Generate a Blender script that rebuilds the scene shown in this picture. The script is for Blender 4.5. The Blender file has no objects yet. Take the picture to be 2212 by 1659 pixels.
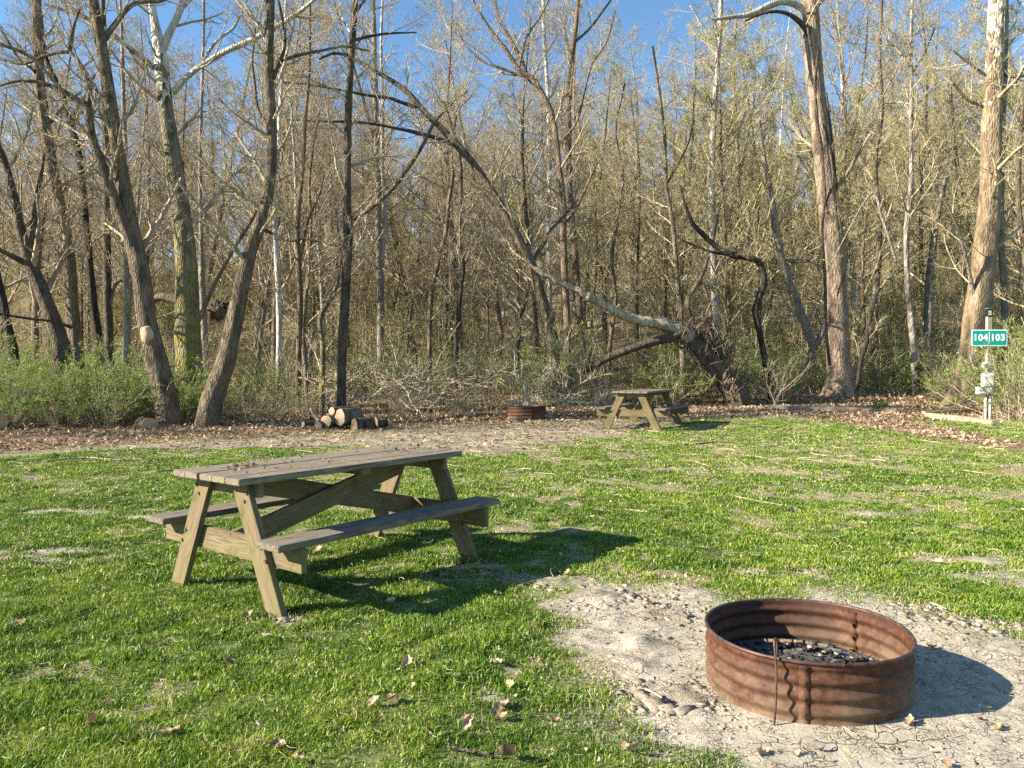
import bpy, bmesh, math, random
import numpy as np
from mathutils import Vector, Matrix, Euler
PI = math.pi
rad = math.radians
S = bpy.context.scene
C = S.collection

# ------------------------------------------------------------------ camera, sky, sun, exposure
CAM_H, PITCH, ROLL, FPX = 1.401, 0.0214, 0.0031, 1663.0        # FPX: focal length in pixels of a 2212 px wide picture
cp, sp, cr, sr = math.cos(PITCH), math.sin(PITCH), math.cos(ROLL), math.sin(ROLL)
Vu = Vector((0, sp, cp)); Xu = Vector((1, 0, 0)); Fw = Vector((0, cp, -sp))
Rv = Xu*cr - Vu*sr; Uv = Vu*cr + Xu*sr
cd = bpy.data.cameras.new('camera'); cam = bpy.data.objects.new('camera', cd); C.objects.link(cam)
cd.sensor_width = 36; cd.lens = 27.06; cd.clip_start = .05; cd.clip_end = 2500
M = Matrix((Rv, Uv, -Fw)).transposed().to_4x4(); M.translation = Vector((0, 0, CAM_H))
cam.matrix_world = M
S.camera = cam

SUN_EL, SUN_TO = rad(26.7), rad(13)                             # light travels towards +X, 13 degrees towards +Y
ldir = Vector((math.cos(SUN_TO)*math.cos(SUN_EL), math.sin(SUN_TO)*math.cos(SUN_EL), -math.sin(SUN_EL)))
sl = bpy.data.lights.new('sun', 'SUN'); sun = bpy.data.objects.new('sun', sl); C.objects.link(sun)
sl.energy = 5.0; sl.angle = rad(.5); sl.color = (1, .92, .77)
sun.rotation_euler = ldir.to_track_quat('-Z', 'Y').to_euler()
W = bpy.data.worlds.new('World'); S.world = W; W.use_nodes = True
wn = W.node_tree; bg = wn.nodes['Background']
sky = wn.nodes.new('ShaderNodeTexSky'); sky.sky_type = 'NISHITA'; sky.sun_disc = False
sky.sun_elevation = SUN_EL; sky.sun_rotation = rad(270-13); sky.air_density = 1.0; sky.dust_density = .15; sky.ozone_density = 3.0
tint = wn.nodes.new('ShaderNodeMixRGB'); tint.blend_type = 'MULTIPLY'; tint.inputs[0].default_value = 1; tint.inputs[2].default_value = (1.16, 1.36, 1.42, 1)
wn.links.new(sky.outputs[0], tint.inputs[1]); wn.links.new(tint.outputs[0], bg.inputs[0]); bg.inputs[1].default_value = .058
S.view_settings.view_transform = 'Standard'; S.view_settings.look = 'None'
S.view_settings.exposure = 1.5; S.view_settings.gamma = 1; S.view_settings.use_curve_mapping = False
S.cycles.max_bounces = 5; S.cycles.diffuse_bounces = 2; S.cycles.glossy_bounces = 2; S.cycles.transmission_bounces = 3
S.cycles.use_denoising = False

# ------------------------------------------------------------------ numeric helpers
def rng(s): return np.random.default_rng(s)
def hash3(ix, iy, iz):
    n = (ix.astype(np.int64)*374761393 + iy.astype(np.int64)*668265263 + iz.astype(np.int64)*2147483647) & 0xffffffff
    n = ((n ^ (n >> 13))*1274126177) & 0xffffffff
    return ((n ^ (n >> 16)) & 0xffff)/65535.
def vnoise(x, y, z=0):
    x, y, z = np.broadcast_arrays(np.asarray(x, float), np.asarray(y, float), np.asarray(z, float))
    fx, fy, fz = np.floor(x), np.floor(y), np.floor(z)
    tx, ty, tz = x-fx, y-fy, z-fz
    tx = tx*tx*(3-2*tx); ty = ty*ty*(3-2*ty); tz = tz*tz*(3-2*tz)
    r = 0
    for a in (0, 1):
        for b in (0, 1):
            for c in (0, 1):
                r = r + hash3(fx+a, fy+b, fz+c)*(tx if a else 1-tx)*(ty if b else 1-ty)*(tz if c else 1-tz)
    return r*2-1
def fbm(x, y, z=0, o=4):
    r, a, f = 0, .5, 1
    for i in range(o):
        r = r + a*vnoise(np.asarray(x)*f+i*17.3, np.asarray(y)*f-i*9.1, np.asarray(z)*f+i*3.7); a *= .5; f *= 2
    return r
def sst(a, b, x):
    t = np.clip((x-a)/(b-a), 0, 1); return t*t*(3-2*t)

KY = np.array([-400, 5, 20, 22, 24, 27, 31, 36, 42, 95, 140, 700.])
KZ = np.array([0, 0, .23, .30, .50, .42, .95, 1.9, 3.1, 18.5, 20, 16])
def gz(x, y):
    x = np.asarray(x, float); y = np.asarray(y, float)
    z = np.interp(y, KY, KZ)
    a = np.clip(x/np.maximum(y, 8), -1.1, 1.1)
    hs = 1 + .50*a*sst(28, 80, y) - .06*sst(28, 80, y)
    z = z*hs
    z = z - .5*np.exp(-((y-27-.15*x)/1.6)**2)*sst(2, 8, x)              # the ditch behind the leaf strip
    z = z + sst(26, 45, y)*(1.5*vnoise(x/17., y/17.)+.5*vnoise(x/6., y/6.))
    z = z + sst(15, 18, y)*.05*vnoise(x/1.1, y/1.1)
    z = z + .012*vnoise(x/.8, y/.8)*sst(0, 3, y)
    return z
def gz1(x, y): return float(gz(x, y))

def P(px, py, y):
    """the point at distance y (metres ahead) seen at pixel (px, py) of a 2212 px wide picture"""
    a, b = (px-1106)/FPX, (829.5-py)/FPX
    d = Rv*a + Uv*b + Fw
    return Vector((0, 0, CAM_H)) + d*(y/d.y)
def G(px, py, ymax=40):
    """the ground point seen there"""
    lo, hi = .5, ymax
    for i in range(40):
        m = (lo+hi)/2; p = P(px, py, m)
        if p.z > gz1(p.x, p.y): lo = m
        else: hi = m
    p = P(px, py, lo); return (p.x, p.y)

# ------------------------------------------------------------------ object helpers
def tag(o, label=None, cat=None, group=None, kind=None):
    if label: o['label'] = label
    if cat: o['category'] = cat
    if group: o['group'] = group
    if kind: o['kind'] = kind
    return o
def empty(name, loc, label, cat, group=None, rz=0):
    o = bpy.data.objects.new(name, None); C.objects.link(o); o.location = loc; o.rotation_euler = (0, 0, rz)
    o.empty_display_size = .1
    return tag(o, label, cat, group)
def link(name, me, mat=None, parent=None):
    o = bpy.data.objects.new(name, me); C.objects.link(o)
    if mat and not me.materials: me.materials.append(mat)
    if parent: o.parent = parent
    return o
def np_mesh(name, V, F, smooth=True, attrs=None):
    """V (n,3); F list of (m,k) index arrays"""
    me = bpy.data.meshes.new(name)
    V = np.asarray(V, np.float32).reshape(-1, 3)
    F = [np.asarray(f, np.int32) for f in (F if isinstance(F, list) else [F]) if len(f)]
    me.vertices.add(len(V)); me.vertices.foreach_set('co', V.ravel())
    tot = np.concatenate([np.full(len(f), f.shape[1], np.int32) for f in F])
    st = np.concatenate([[0], np.cumsum(tot)[:-1]]).astype(np.int32)
    me.loops.add(int(tot.sum())); me.loops.foreach_set('vertex_index', np.concatenate([f.ravel() for f in F]))
    me.polygons.add(len(tot)); me.polygons.foreach_set('loop_start', st)
    me.polygons.foreach_set('loop_total', tot)
    if smooth: me.polygons.foreach_set('use_smooth', np.ones(len(tot), bool))
    for k, a in (attrs or {}).items():
        at = me.attributes.new(k, 'FLOAT', 'POINT'); at.data.foreach_set('value', np.asarray(a, np.float32).ravel())
    me.update(calc_edges=True)
    return me
def tubes(Pn, R, k=3, bump=0, seed=0):
    N, n, _ = Pn.shape
    T = np.gradient(Pn, axis=1); T /= np.linalg.norm(T, axis=2, keepdims=True)+1e-9
    D = np.abs(Pn[:, -1]-Pn[:, 0]); ref = np.eye(3)[np.argmin(D, axis=1)][:, None, :]
    U = np.cross(T, np.broadcast_to(ref, T.shape)); U /= np.linalg.norm(U, axis=2, keepdims=True)+1e-9
    Vv = np.cross(T, U)
    a = np.arange(k)*2*PI/k
    rr = R[:, :, None]*np.ones(k)
    if bump:
        L = np.cumsum(np.linalg.norm(np.diff(Pn, axis=1, prepend=Pn[:, :1]), axis=2), axis=1)[:, :, None]
        r0 = R.max()
        rr = rr*(1+bump*vnoise(np.cos(a)*2.2+seed, np.sin(a)*2.2, L/(r0*4)+0*a)+bump*.5*vnoise(np.cos(a)*6+seed, np.sin(a)*6, L/(r0*1.2)+0*a))
    V = Pn[:, :, None, :] + rr[..., None]*(np.cos(a)[:, None]*U[:, :, None, :]+np.sin(a)[:, None]*Vv[:, :, None, :])
    i, j, q = np.meshgrid(np.arange(N), np.arange(n-1), np.arange(k), indexing='ij')
    b = (i*n+j)*k
    F = np.stack([b+q, b+(q+1) % k, b+k+(q+1) % k, b+k+q], -1).reshape(-1, 4)
    return V.reshape(-1, 3), F
class Geo:
    def __init__(s): s.V = []; s.F = []; s.n = 0; s.A = []
    def add(s, V, *Fs, a=None):
        V = np.asarray(V).reshape(-1, 3)
        for F in Fs: s.F.append(np.asarray(F)+s.n)
        s.V.append(V); s.n += len(V)
        s.A.append(np.full(len(V), .5) if a is None else np.broadcast_to(a, (len(V),)))
    def mesh(s, name, smooth=True, attr=False):
        F3 = [f for f in s.F if f.shape[1] == 3]; F4 = [f for f in s.F if f.shape[1] == 4]
        F = ([np.concatenate(F3)] if F3 else [])+([np.concatenate(F4)] if F4 else [])
        return np_mesh(name, np.concatenate(s.V), F, smooth, {'rnd': np.concatenate(s.A)} if attr else None)
def spline(pts, n):
    """Catmull-Rom through pts (m,d) resampled to n rows"""
    pts = np.asarray(pts, float); m = len(pts)
    q = np.vstack([2*pts[0]-pts[1], pts, 2*pts[-1]-pts[-2]])
    s = np.concatenate([[0], np.cumsum(np.linalg.norm(np.diff(pts[:, :3], axis=0), axis=1))])
    u = np.interp(np.linspace(0, s[-1], n), s, np.arange(m))
    i = np.minimum(u.astype(int), m-2); t = (u-i)[:, None]
    a, b, c, d = q[i], q[i+1], q[i+2], q[i+3]
    return .5*((2*b)+(c-a)*t+(2*a-5*b+4*c-d)*t*t+(3*b-a-3*c+d)*t**3)
def kids(Pn, R, r, m, t0, t1, lenf, ang, up, n=5, rf=.5, rmin=.004, wob=.12, lmin=.15, absl=None):
    """children of every polyline, all at once"""
    N, k, _ = Pn.shape
    t = np.clip(t0+(t1-t0)*(np.arange(m)+r.random((N, m)))/m, 0, .999)*(k-1)
    i = np.minimum(t.astype(int), k-2); f = (t-i)[..., None]
    I = np.arange(N)[:, None]
    A, B = Pn[I, i], Pn[I, i+1]
    p0 = A*(1-f)+B*f; T = B-A; T /= np.linalg.norm(T, axis=2, keepdims=True)+1e-9
    rp = R[I, i]*(1-f[..., 0])+R[I, i+1]*f[..., 0]
    L = np.linalg.norm(np.diff(Pn, axis=1), axis=2).sum(1)[:, None]
    if absl: L = absl+0*L
    l = np.maximum(lenf*L*(1.15-.7*t/(k-1))*r.uniform(.55, 1.25, (N, m)), lmin)
    rv = r.normal(size=(N, m, 3)); Q = np.cross(T, rv); Q /= np.linalg.norm(Q, axis=2, keepdims=True)+1e-9
    an = ang*r.uniform(.7, 1.3, (N, m))[..., None]
    d = T*np.cos(an)+Q*np.sin(an)
    d = d.reshape(-1, 3); p = p0.reshape(-1, 3); l = l.reshape(-1)
    out = [p]; st = l[:, None]/(n-1)
    for s in range(n-1):
        d = d+r.normal(size=d.shape)*wob*2/np.sqrt(n)+np.array([0, 0, up/(n-1)])
        d /= np.linalg.norm(d, axis=1, keepdims=True)
        p = p+d*st; out.append(p)
    Pc = np.stack(out, 1)
    r0 = np.maximum(np.minimum(rp.reshape(-1)*rf*r.uniform(.7, 1.1, len(l)), l*.035), rmin)
    Rc = r0[:, None]*np.linspace(1, .35, n)[None]
    return Pc, np.maximum(Rc, rmin*.6)

# ------------------------------------------------------------------ node helpers
class NT:
    def __init__(s, name):
        s.m = bpy.data.materials.new(name); s.m.use_nodes = True; s.t = s.m.node_tree; s.b = s.t.nodes['Principled BSDF']
        s.b.inputs['Specular IOR Level'].default_value = .25
    def n(s, ty, **k):
        nd = s.t.nodes.new('ShaderNode'+ty)
        for a, v in k.items():
            if a.startswith('i_'): s.set(nd, a[2:].replace('_', ' '), v)
            else: setattr(nd, a, v)
        return nd
    def set(s, nd, key, v):
        i = nd.inputs[int(key)] if key.isdigit() else nd.inputs[key]
        if isinstance(v, bpy.types.NodeSocket): s.t.links.new(v, i)
        else: i.default_value = v
    def coord(s, sc=(1, 1, 1), which='Object'):
        c = s.n('TexCoord'); m = s.n('Mapping'); m.inputs['Scale'].default_value = sc
        s.t.links.new(c.outputs[which], m.inputs[0]); return m.outputs[0]
    def noise(s, vec, scale, det=4, rough=.55, dist=0):
        return s.n('TexNoise', i_Vector=vec, i_Scale=scale, i_Detail=det, i_Roughness=rough, i_Distortion=dist).outputs['Fac']
    def ramp(s, fac, stops):
        r = s.n('ValToRGB'); s.set(r, '0', fac); e = r.color_ramp.elements
        while len(e) < len(stops): e.new(.5)
        for x, (p, c) in zip(e, stops): x.position = p; x.color = (*c, 1) if len(c) == 3 else c
        return r.outputs[0]
    def mix(s, f, a, b, mode='MIX'):
        x = s.n('MixRGB', blend_type=mode); s.set(x, '0', f)
        for k, v in (('1', a), ('2', b)): s.set(x, k, (*v, 1) if isinstance(v, tuple) and len(v) == 3 else v)
        return x.outputs[0]
    def math(s, op, a, b=0, c=None):
        x = s.n('Math', operation=op); s.set(x, '0', a); s.set(x, '1', b)
        if c is not None: s.set(x, '2', c)
        return x.outputs[0]
    def maprange(s, v, a, b, c=0, d=1):
        x = s.n('MapRange'); s.set(x, '0', v); s.set(x, '1', a); s.set(x, '2', b); s.set(x, '3', c); s.set(x, '4', d); return x.outputs[0]
    def attr(s, nm): return s.n('Attribute', attribute_name=nm).outputs['Fac']
    def bump(s, h, st=.5, d=.01):
        b = s.n('Bump'); s.set(b, 'Height', h); b.inputs['Strength'].default_value = st; b.inputs['Distance'].default_value = d
        s.set(s.b, 'Normal', b.outputs[0]); return b.outputs[0]
    def out(s, col=None, rough=None, metal=None):
        if col is not None: s.set(s.b, 'Base Color', (*col, 1) if isinstance(col, tuple) and len(col) == 3 else col)
        if rough is not None: s.set(s.b, 'Roughness', rough)
        if metal is not None: s.set(s.b, 'Metallic', metal)
        return s.m

def bark(name, dark, light, sc=9, moss=0, patch=None, var=.35):
    m = NT(name); v = m.coord((1, 1, .33)); n1 = m.noise(v, sc, 6, .65, .3); n2 = m.noise(m.coord(), 1.7, 3)
    c = m.ramp(n1, [(.38, dark), (.60, light)])
    oi = m.n('ObjectInfo').outputs['Random']
    c = m.mix(m.maprange(n2, .35, .7, 0, .5), c, tuple(x*.6 for x in light))
    if patch:                                                    # sycamore: flaking plates that turn white with height
        v2 = m.coord((1, 1, .6)); pn = m.noise(v2, 7, 3, .5, .6)
        z = m.n('SeparateXYZ', i_0=m.coord()).outputs[2]
        h = m.maprange(z, patch[0], patch[1], -.28, .42)
        f = m.maprange(m.math('ADD', pn, h), .52, .60)
        c = m.mix(f, c, m.ramp(m.noise(v2, 4, 2), [(.4, (.50, .46, .36)), (.6, (.72, .69, .60))]))
    if moss:
        z = m.n('SeparateXYZ', i_0=m.coord()).outputs[2]
        f = m.math('MULTIPLY', m.maprange(z, moss, moss*.45, 0, 1), m.maprange(m.noise(m.coord(), 5, 4), .42, .62))
        c = m.mix(f, c, m.ramp(m.noise(m.coord(), 14, 3), [(.35, (.12, .115, .02)), (.7, (.38, .32, .06))]))
    if var: c = m.mix(m.maprange(oi, 0, 1, 0, var), c, tuple(x*.45 for x in dark))
    vo = m.n('TexVoronoi', feature='DISTANCE_TO_EDGE'); m.set(vo, 'Vector', m.coord((1, 1, .28))); vo.inputs['Scale'].default_value = sc*2.2
    h = m.math('ADD', m.math('MULTIPLY', n1, 1.0), m.math('MULTIPLY', m.maprange(vo.outputs[0], 0, .25), .5))
    m.bump(h, 1.0, .045)
    return m.out(c, .9)
B_GREY = bark('bark_grey', (.075, .056, .036), (.29, .225, .15))
B_DARK = bark('bark_dark', (.036, .028, .020), (.18, .14, .098))
B_BROWN = bark('bark_brown', (.09, .065, .045), (.30, .22, .15))
B_BLACK = bark('bark_black', (.012, .010, .008), (.10, .082, .062))
B_PALE = bark('bark_pale', (.16, .13, .10), (.42, .36, .28))
B_SYC = bark('bark_sycamore', (.10, .08, .05), (.30, .25, .16), 8, patch=(6, 12.0), var=0)
B_SYCM = bark('bark_sycamore_mossy', (.09, .075, .045), (.30, .25, .16), 8, moss=5.2, patch=(5.5, 11.5), var=0)
B_SYCB = bark('bark_sycamore_brown', (.16, .11, .075), (.40, .30, .22), 7, patch=(14, 30), var=0)
B_WHITE = bark('bark_white', (.30, .27, .22), (.68, .65, .57), 6)
B_MOSSD = bark('bark_mossy', (.07, .055, .038), (.25, .20, .14), 9, moss=2.2, var=0)
B_DEAD = bark('dead_wood', (.30, .22, .13), (.72, .60, .41), 12, var=0)
B_TWIG = bark('twig_bark', (.28, .22, .135), (.60, .49, .33), 5, var=.25)
B_TWIGY = bark('twig_olive', (.30, .25, .13), (.62, .53, .30), 5, var=.25)
B_TWIGP = bark('twig_pale', (.32, .25, .16), (.62, .52, .36), 5, var=.2)

def leafmat(name, stops, trans=.35, attr=True):
    m = NT(name); f = m.attr('rnd') if attr else m.n('NewGeometry').outputs['Random Per Island']
    c = m.ramp(f, stops)
    df = m.n('BsdfDiffuse'); m.set(df, '0', c); tr = m.n('BsdfTranslucent'); m.set(tr, '0', c)
    gl = m.n('BsdfGlossy'); gl.inputs['Roughness'].default_value = .45; gl.inputs[0].default_value = (1, 1, 1, 1)
    ms = m.n('MixShader'); ms.inputs[0].default_value = trans
    m.t.links.new(df.outputs[0], ms.inputs[1]); m.t.links.new(tr.outputs[0], ms.inputs[2])
    m2 = m.n('MixShader'); m2.inputs[0].default_value = .025
    m.t.links.new(ms.outputs[0], m2.inputs[1]); m.t.links.new(gl.outputs[0], m2.inputs[2])
    m.t.links.new(m2.outputs[0], m.t.nodes['Material Output'].inputs[0]); return m.m
GRASS = leafmat('grass_blades', [(0, (.065, .13, .012)), (.3, (.14, .235, .018)), (.65, (.235, .325, .032)), (.86, (.35, .385, .065)), (.92, (.44, .37, .17)), (1, (.52, .44, .26))], .3)
LEAFG = leafmat('spring_leaves', [(0, (.11, .15, .022)), (.5, (.22, .28, .045)), (1, (.38, .40, .09))], .4)
LEAFT = leafmat('thicket_leaves', [(0, (.10, .17, .02)), (.5, (.20, .31, .04)), (1, (.34, .44, .08))], .4)
LEAFB = leafmat('bud_leaves', [(0, (.38, .35, .08)), (.5, (.54, .50, .14)), (1, (.64, .58, .24))], .4)
LITTER = leafmat('dead_leaves', [(0, (.09, .055, .03)), (.3, (.21, .13, .07)), (.6, (.36, .245, .14)), (.85, (.50, .37, .23)), (1, (.62, .50, .35))], .15)
STRAW = leafmat('straw', [(0, (.14, .105, .065)), (.5, (.38, .30, .18)), (1, (.64, .53, .34))], .1)

# ------------------------------------------------------------------ ground masks
def world_line(pts):
    w = sorted(G(*p) for p in pts); return np.array(w)
LIT = world_line([(-500, 990), (-200, 985), (0, 980), (300, 957), (600, 942), (900, 927), (1100, 917), (1300, 905), (1500, 907), (1700, 894), (1950, 905), (2050, 925), (2212, 968), (2300, 990), (2500, 1015)])
GRV = world_line([(-500, 991), (-200, 986), (0, 984), (300, 970), (600, 968), (850, 978), (1000, 984), (1200, 962), (1320, 938), (1420, 924), (1500, 908), (1700, 895), (1950, 906), (2050, 926), (2212, 969), (2300, 991), (2500, 1016)])
POLY = np.array([G(*p) for p in [(1170, 1262), (1300, 1240), (1420, 1262), (1560, 1300), (1700, 1285), (1900, 1298), (2060, 1350), (2212, 1372), (2500, 1390), (2900, 1800), (1560, 1850), (1480, 1655), (1350, 1590), (1255, 1500), (1290, 1420), (1235, 1330)]])
BLOBS = [(*G(40, 1208), .75, .16), (*G(130, 1190), .5, .12), (*G(120, 1105), .9, .14), (*G(350, 1120), .7, .12), (*G(1640, 1020), .8, .25), (*G(2150, 1245), .5, .3), (*G(1720, 1235), .5, .12),
                  (*G(620, 1345), .13, .09), (*G(1030, 1225), .45, .13), (*G(1140, 1255), .5, .15), (*G(1050, 1495), .12, .08), (*G(900, 1110), .5, .1), (*G(1700, 962), .8, .2), (*G(1820, 1110), .5, .12), (*G(2180, 1210), .5, .2)]
def polydist(x, y, Q):
    d = np.full(x.shape, 1e9); ins = np.zeros(x.shape, bool)
    for a, b in zip(Q, np.roll(Q, -1, 0)):
        e = b-a; t = np.clip(((x-a[0])*e[0]+(y-a[1])*e[1])/(e@e), 0, 1)
        d = np.minimum(d, np.hypot(x-a[0]-t*e[0], y-a[1]-t*e[1]))
        c = ((a[1] > y) != (b[1] > y)) & (x < e[0]*(y-a[1])/(e[1] if abs(e[1]) > 1e-9 else 1e-9)+a[0]); ins ^= c
    return np.where(ins, d, -d)
def m_litter(x, y):
    d = y-np.interp(x, LIT[:, 0], LIT[:, 1])+.5*fbm(x/.9, y/.9)
    return sst(-.35, .35, d)
def m_gravel(x, y):
    d = y-np.interp(x, GRV[:, 0], GRV[:, 1])+1.5*fbm(x/1.3, y/.6)
    return sst(-.5, .5, d)*(1-m_litter(x, y))
def m_dirt(x, y):
    near = polydist(x, y, POLY)+.42*fbm(x/.38, y/.3, 3, 5)+.03
    r = sst(-.30, .24, near)
    for bx, by, ax, ay in BLOBS:
        q = np.sqrt(((x-bx)/ax)**2+((y-by)/ay)**2)
        r = np.maximum(r, .85*sst(1.25, .1, q+1.5*fbm(x/.2, y/.11, 8)))
    return r
def m_worn(x, y):
    a = fbm(x/.55+5, y/.5, 2)+.75*fbm(x/.12, y/.14, 5)-.20
    return sst(.05, .40, a-.26*(1-sst(-.8, .6, x))*(1-sst(4.2, 6, y))+.12*sst(5.5, 9, y)+.14*sst(-1.2, .6, x)*sst(2.5, 4, y))

# ------------------------------------------------------------------ ground sheet
def axis(lo, hi, step, outer, g=1.13):
    a = list(np.arange(lo, hi, step)); s = step
    while a[-1] < outer[1]: s *= g; a.append(a[-1]+s)
    s = step; b = [a[0]]
    while b[-1] > outer[0]: s *= g; b.append(b[-1]-s)
    return np.array(b[:0:-1]+a)
xs = axis(-3.2, 4.2, .022, (-500, 500), 1.035)
ys = axis(1.6, 6.2, .022, (-120, 700), 1.03)
Xg, Yg = np.meshgrid(xs, ys)
near = (Yg < 30) & (np.abs(Xg) < 40)
dirt = np.zeros_like(Xg); lit = sst(15, 19, Yg); grv = np.zeros_like(Xg); worn = np.zeros_like(Xg)
xn, yn = Xg[near], Yg[near]
dirt[near] = m_dirt(xn, yn); lit[near] = m_litter(xn, yn); grv[near] = m_gravel(xn, yn); worn[near] = m_worn(xn, yn)
Zg = gz(Xg, Yg)
rough = fbm(xn/.09, yn/.09, 1)*.010+fbm(xn/.3, yn/.3, 1, 3)*.012
RX, RY = 1.30, 3.385
ex = np.exp(-((np.hypot(xn-RX, yn-RY)-.43)/.28)**2)
hump = 0
for (bx, by), a, h in ((G(1390, 1400), .10, .035), (G(1370, 1440), .09, .03), (G(1460, 1500), .12, .022), (G(1300, 1290), .15, .025), (G(1200, 1262), .12, .03), (G(1520, 1290), .14, .02), (G(1340, 1340), .14, .02)):
    hump = hump+h*np.exp(-((xn-bx)**2+(yn-by)**2)/a**2)*(1+.8*fbm(xn/.06, yn/.06, 9))
Zg[near] += rough*dirt[near]*(1-.6*ex)+hump
ny, nx = Xg.shape
ii = (np.arange(ny-1)[:, None]*nx+np.arange(nx-1)[None]).ravel()
rz = np.zeros_like(Xg); q_ = 0
for (bx, by), a in ((G(1385, 1395), .17), (G(1370, 1445), .15), (G(1450, 1500), .17), (G(1500, 1530), .12), (G(1300, 1295), .22), (G(1190, 1255), .22), (G(1420, 1330), .2), (G(2080, 1345), .22), (G(1960, 1315), .2), (G(620, 1340), .10)):
    q_ = q_+np.exp(-((xn-bx)**2+(yn-by)**2)/a**2)
q_ = np.clip(q_, 0, 1); rz[near] = q_*sst(-.15, .2, fbm(xn/.12, yn/.12, 21, 3))
Zg[near] += q_*(.030*np.abs(fbm(xn/.085, yn/.085, 22, 3))+.022*fbm(xn/.22, yn/.22, 23, 2))
gm = np_mesh('ground', np.stack([Xg, Yg, Zg], -1), np.stack([ii, ii+1, ii+nx+1, ii+nx], -1), True,
             {'dirt': dirt, 'litter': lit, 'gravel': grv, 'worn': worn, 'rough': rz})
m = NT('ground_soil'); v = m.coord()
soil = m.ramp(m.noise(v, 9, 6, .7), [(.3, (.07, .075, .024)), (.5, (.14, .17, .045)), (.7, (.27, .25, .12))])
straw = m.ramp(m.noise(m.coord((1, 2.2, 1)), 38, 5, .7, 1), [(.3, (.13, .105, .06)), (.55, (.34, .29, .18)), (.75, (.52, .45, .31))])
nA = m.noise(v, 2.2, 5, .6)
mud = m.ramp(m.noise(v, 16, 8, .75), [(.25, (.28, .235, .17)), (.5, (.50, .435, .33)), (.75, (.64, .57, .45))])
mud = m.mix(m.maprange(nA, .35, .7, 0, .5), mud, (.36, .31, .24)); mud = m.mix(m.maprange(m.noise(v, 5.5, 8, .8), .52, .68, 0, .55), mud, (.20, .16, .115))
vd = m.mix(.12, v, m.n('TexNoise', i_Vector=v, i_Scale=9.).outputs['Color'])
vo = m.n('TexVoronoi', feature='DISTANCE_TO_EDGE'); m.set(vo, 'Vector', vd); vo.inputs['Scale'].default_value = 13
vo2 = m.n('TexVoronoi', feature='DISTANCE_TO_EDGE'); m.set(vo2, 'Vector', vd); vo2.inputs['Scale'].default_value = 34
cgate = m.maprange(m.noise(v, 2.6, 4), .50, .60)
crack = m.math('MULTIPLY', m.maprange(vo.outputs[0], .0, .045, 1, 0), cgate)
crack2 = m.math('MULTIPLY', m.maprange(vo2.outputs[0], .0, .07, .6, 0), m.maprange(m.noise(v, 5.7, 3), .45, .6))
ck = m.math('MAXIMUM', crack, crack2)
mud = m.mix(m.math('MULTIPLY', ck, .85), mud, (.12, .095, .068))
grav = m.ramp(m.noise(m.coord((1, 1.6, 1)), 30, 7, .8), [(.3, (.13, .105, .072)), (.5, (.34, .285, .205)), (.7, (.55, .475, .365))])
leafv = m.n('TexVoronoi'); m.set(leafv, 'Vector', v); leafv.inputs['Scale'].default_value = 9
lcol = m.ramp(m.n('SeparateColor', i_0=leafv.outputs['Color']).outputs[0], [(0, (.09, .05, .03)), (.5, (.25, .16, .09)), (1, (.42, .29, .18))])
hill = m.ramp(m.noise(v, .25, 6, .65), [(.3, (.27, .21, .12)), (.5, (.40, .32, .20)), (.72, (.52, .42, .28))])
far = m.maprange(m.n('SeparateXYZ', i_0=v).outputs[1], 30, 45)
lcol = m.mix(far, lcol, m.mix(.35, hill, lcol))
c = m.mix(m.attr('worn'), soil, straw)
c = m.mix(m.attr('gravel'), c, grav)
c = m.mix(m.attr('litter'), c, lcol)
mud = m.mix(m.math('MULTIPLY', m.attr('rough'), .6), mud, m.ramp(m.noise(v, 45, 5, .7), [(.35, (.10, .075, .05)), (.65, (.36, .29, .2))]))
c = m.mix(m.attr('dirt'), c, mud)
h = m.math('SUBTRACT', m.math('ADD', m.noise(v, 60, 6, .75), m.math('MULTIPLY', m.noise(v, 14, 4), .8)), m.math('MULTIPLY', ck, 1.4))
m.bump(h, .9, .012)
ground = link('ground', gm, m.out(c, .95)); tag(ground, 'ground of lawn, bare mud and leaf covered forest floor rising to a hill', 'ground', kind='structure')

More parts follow.
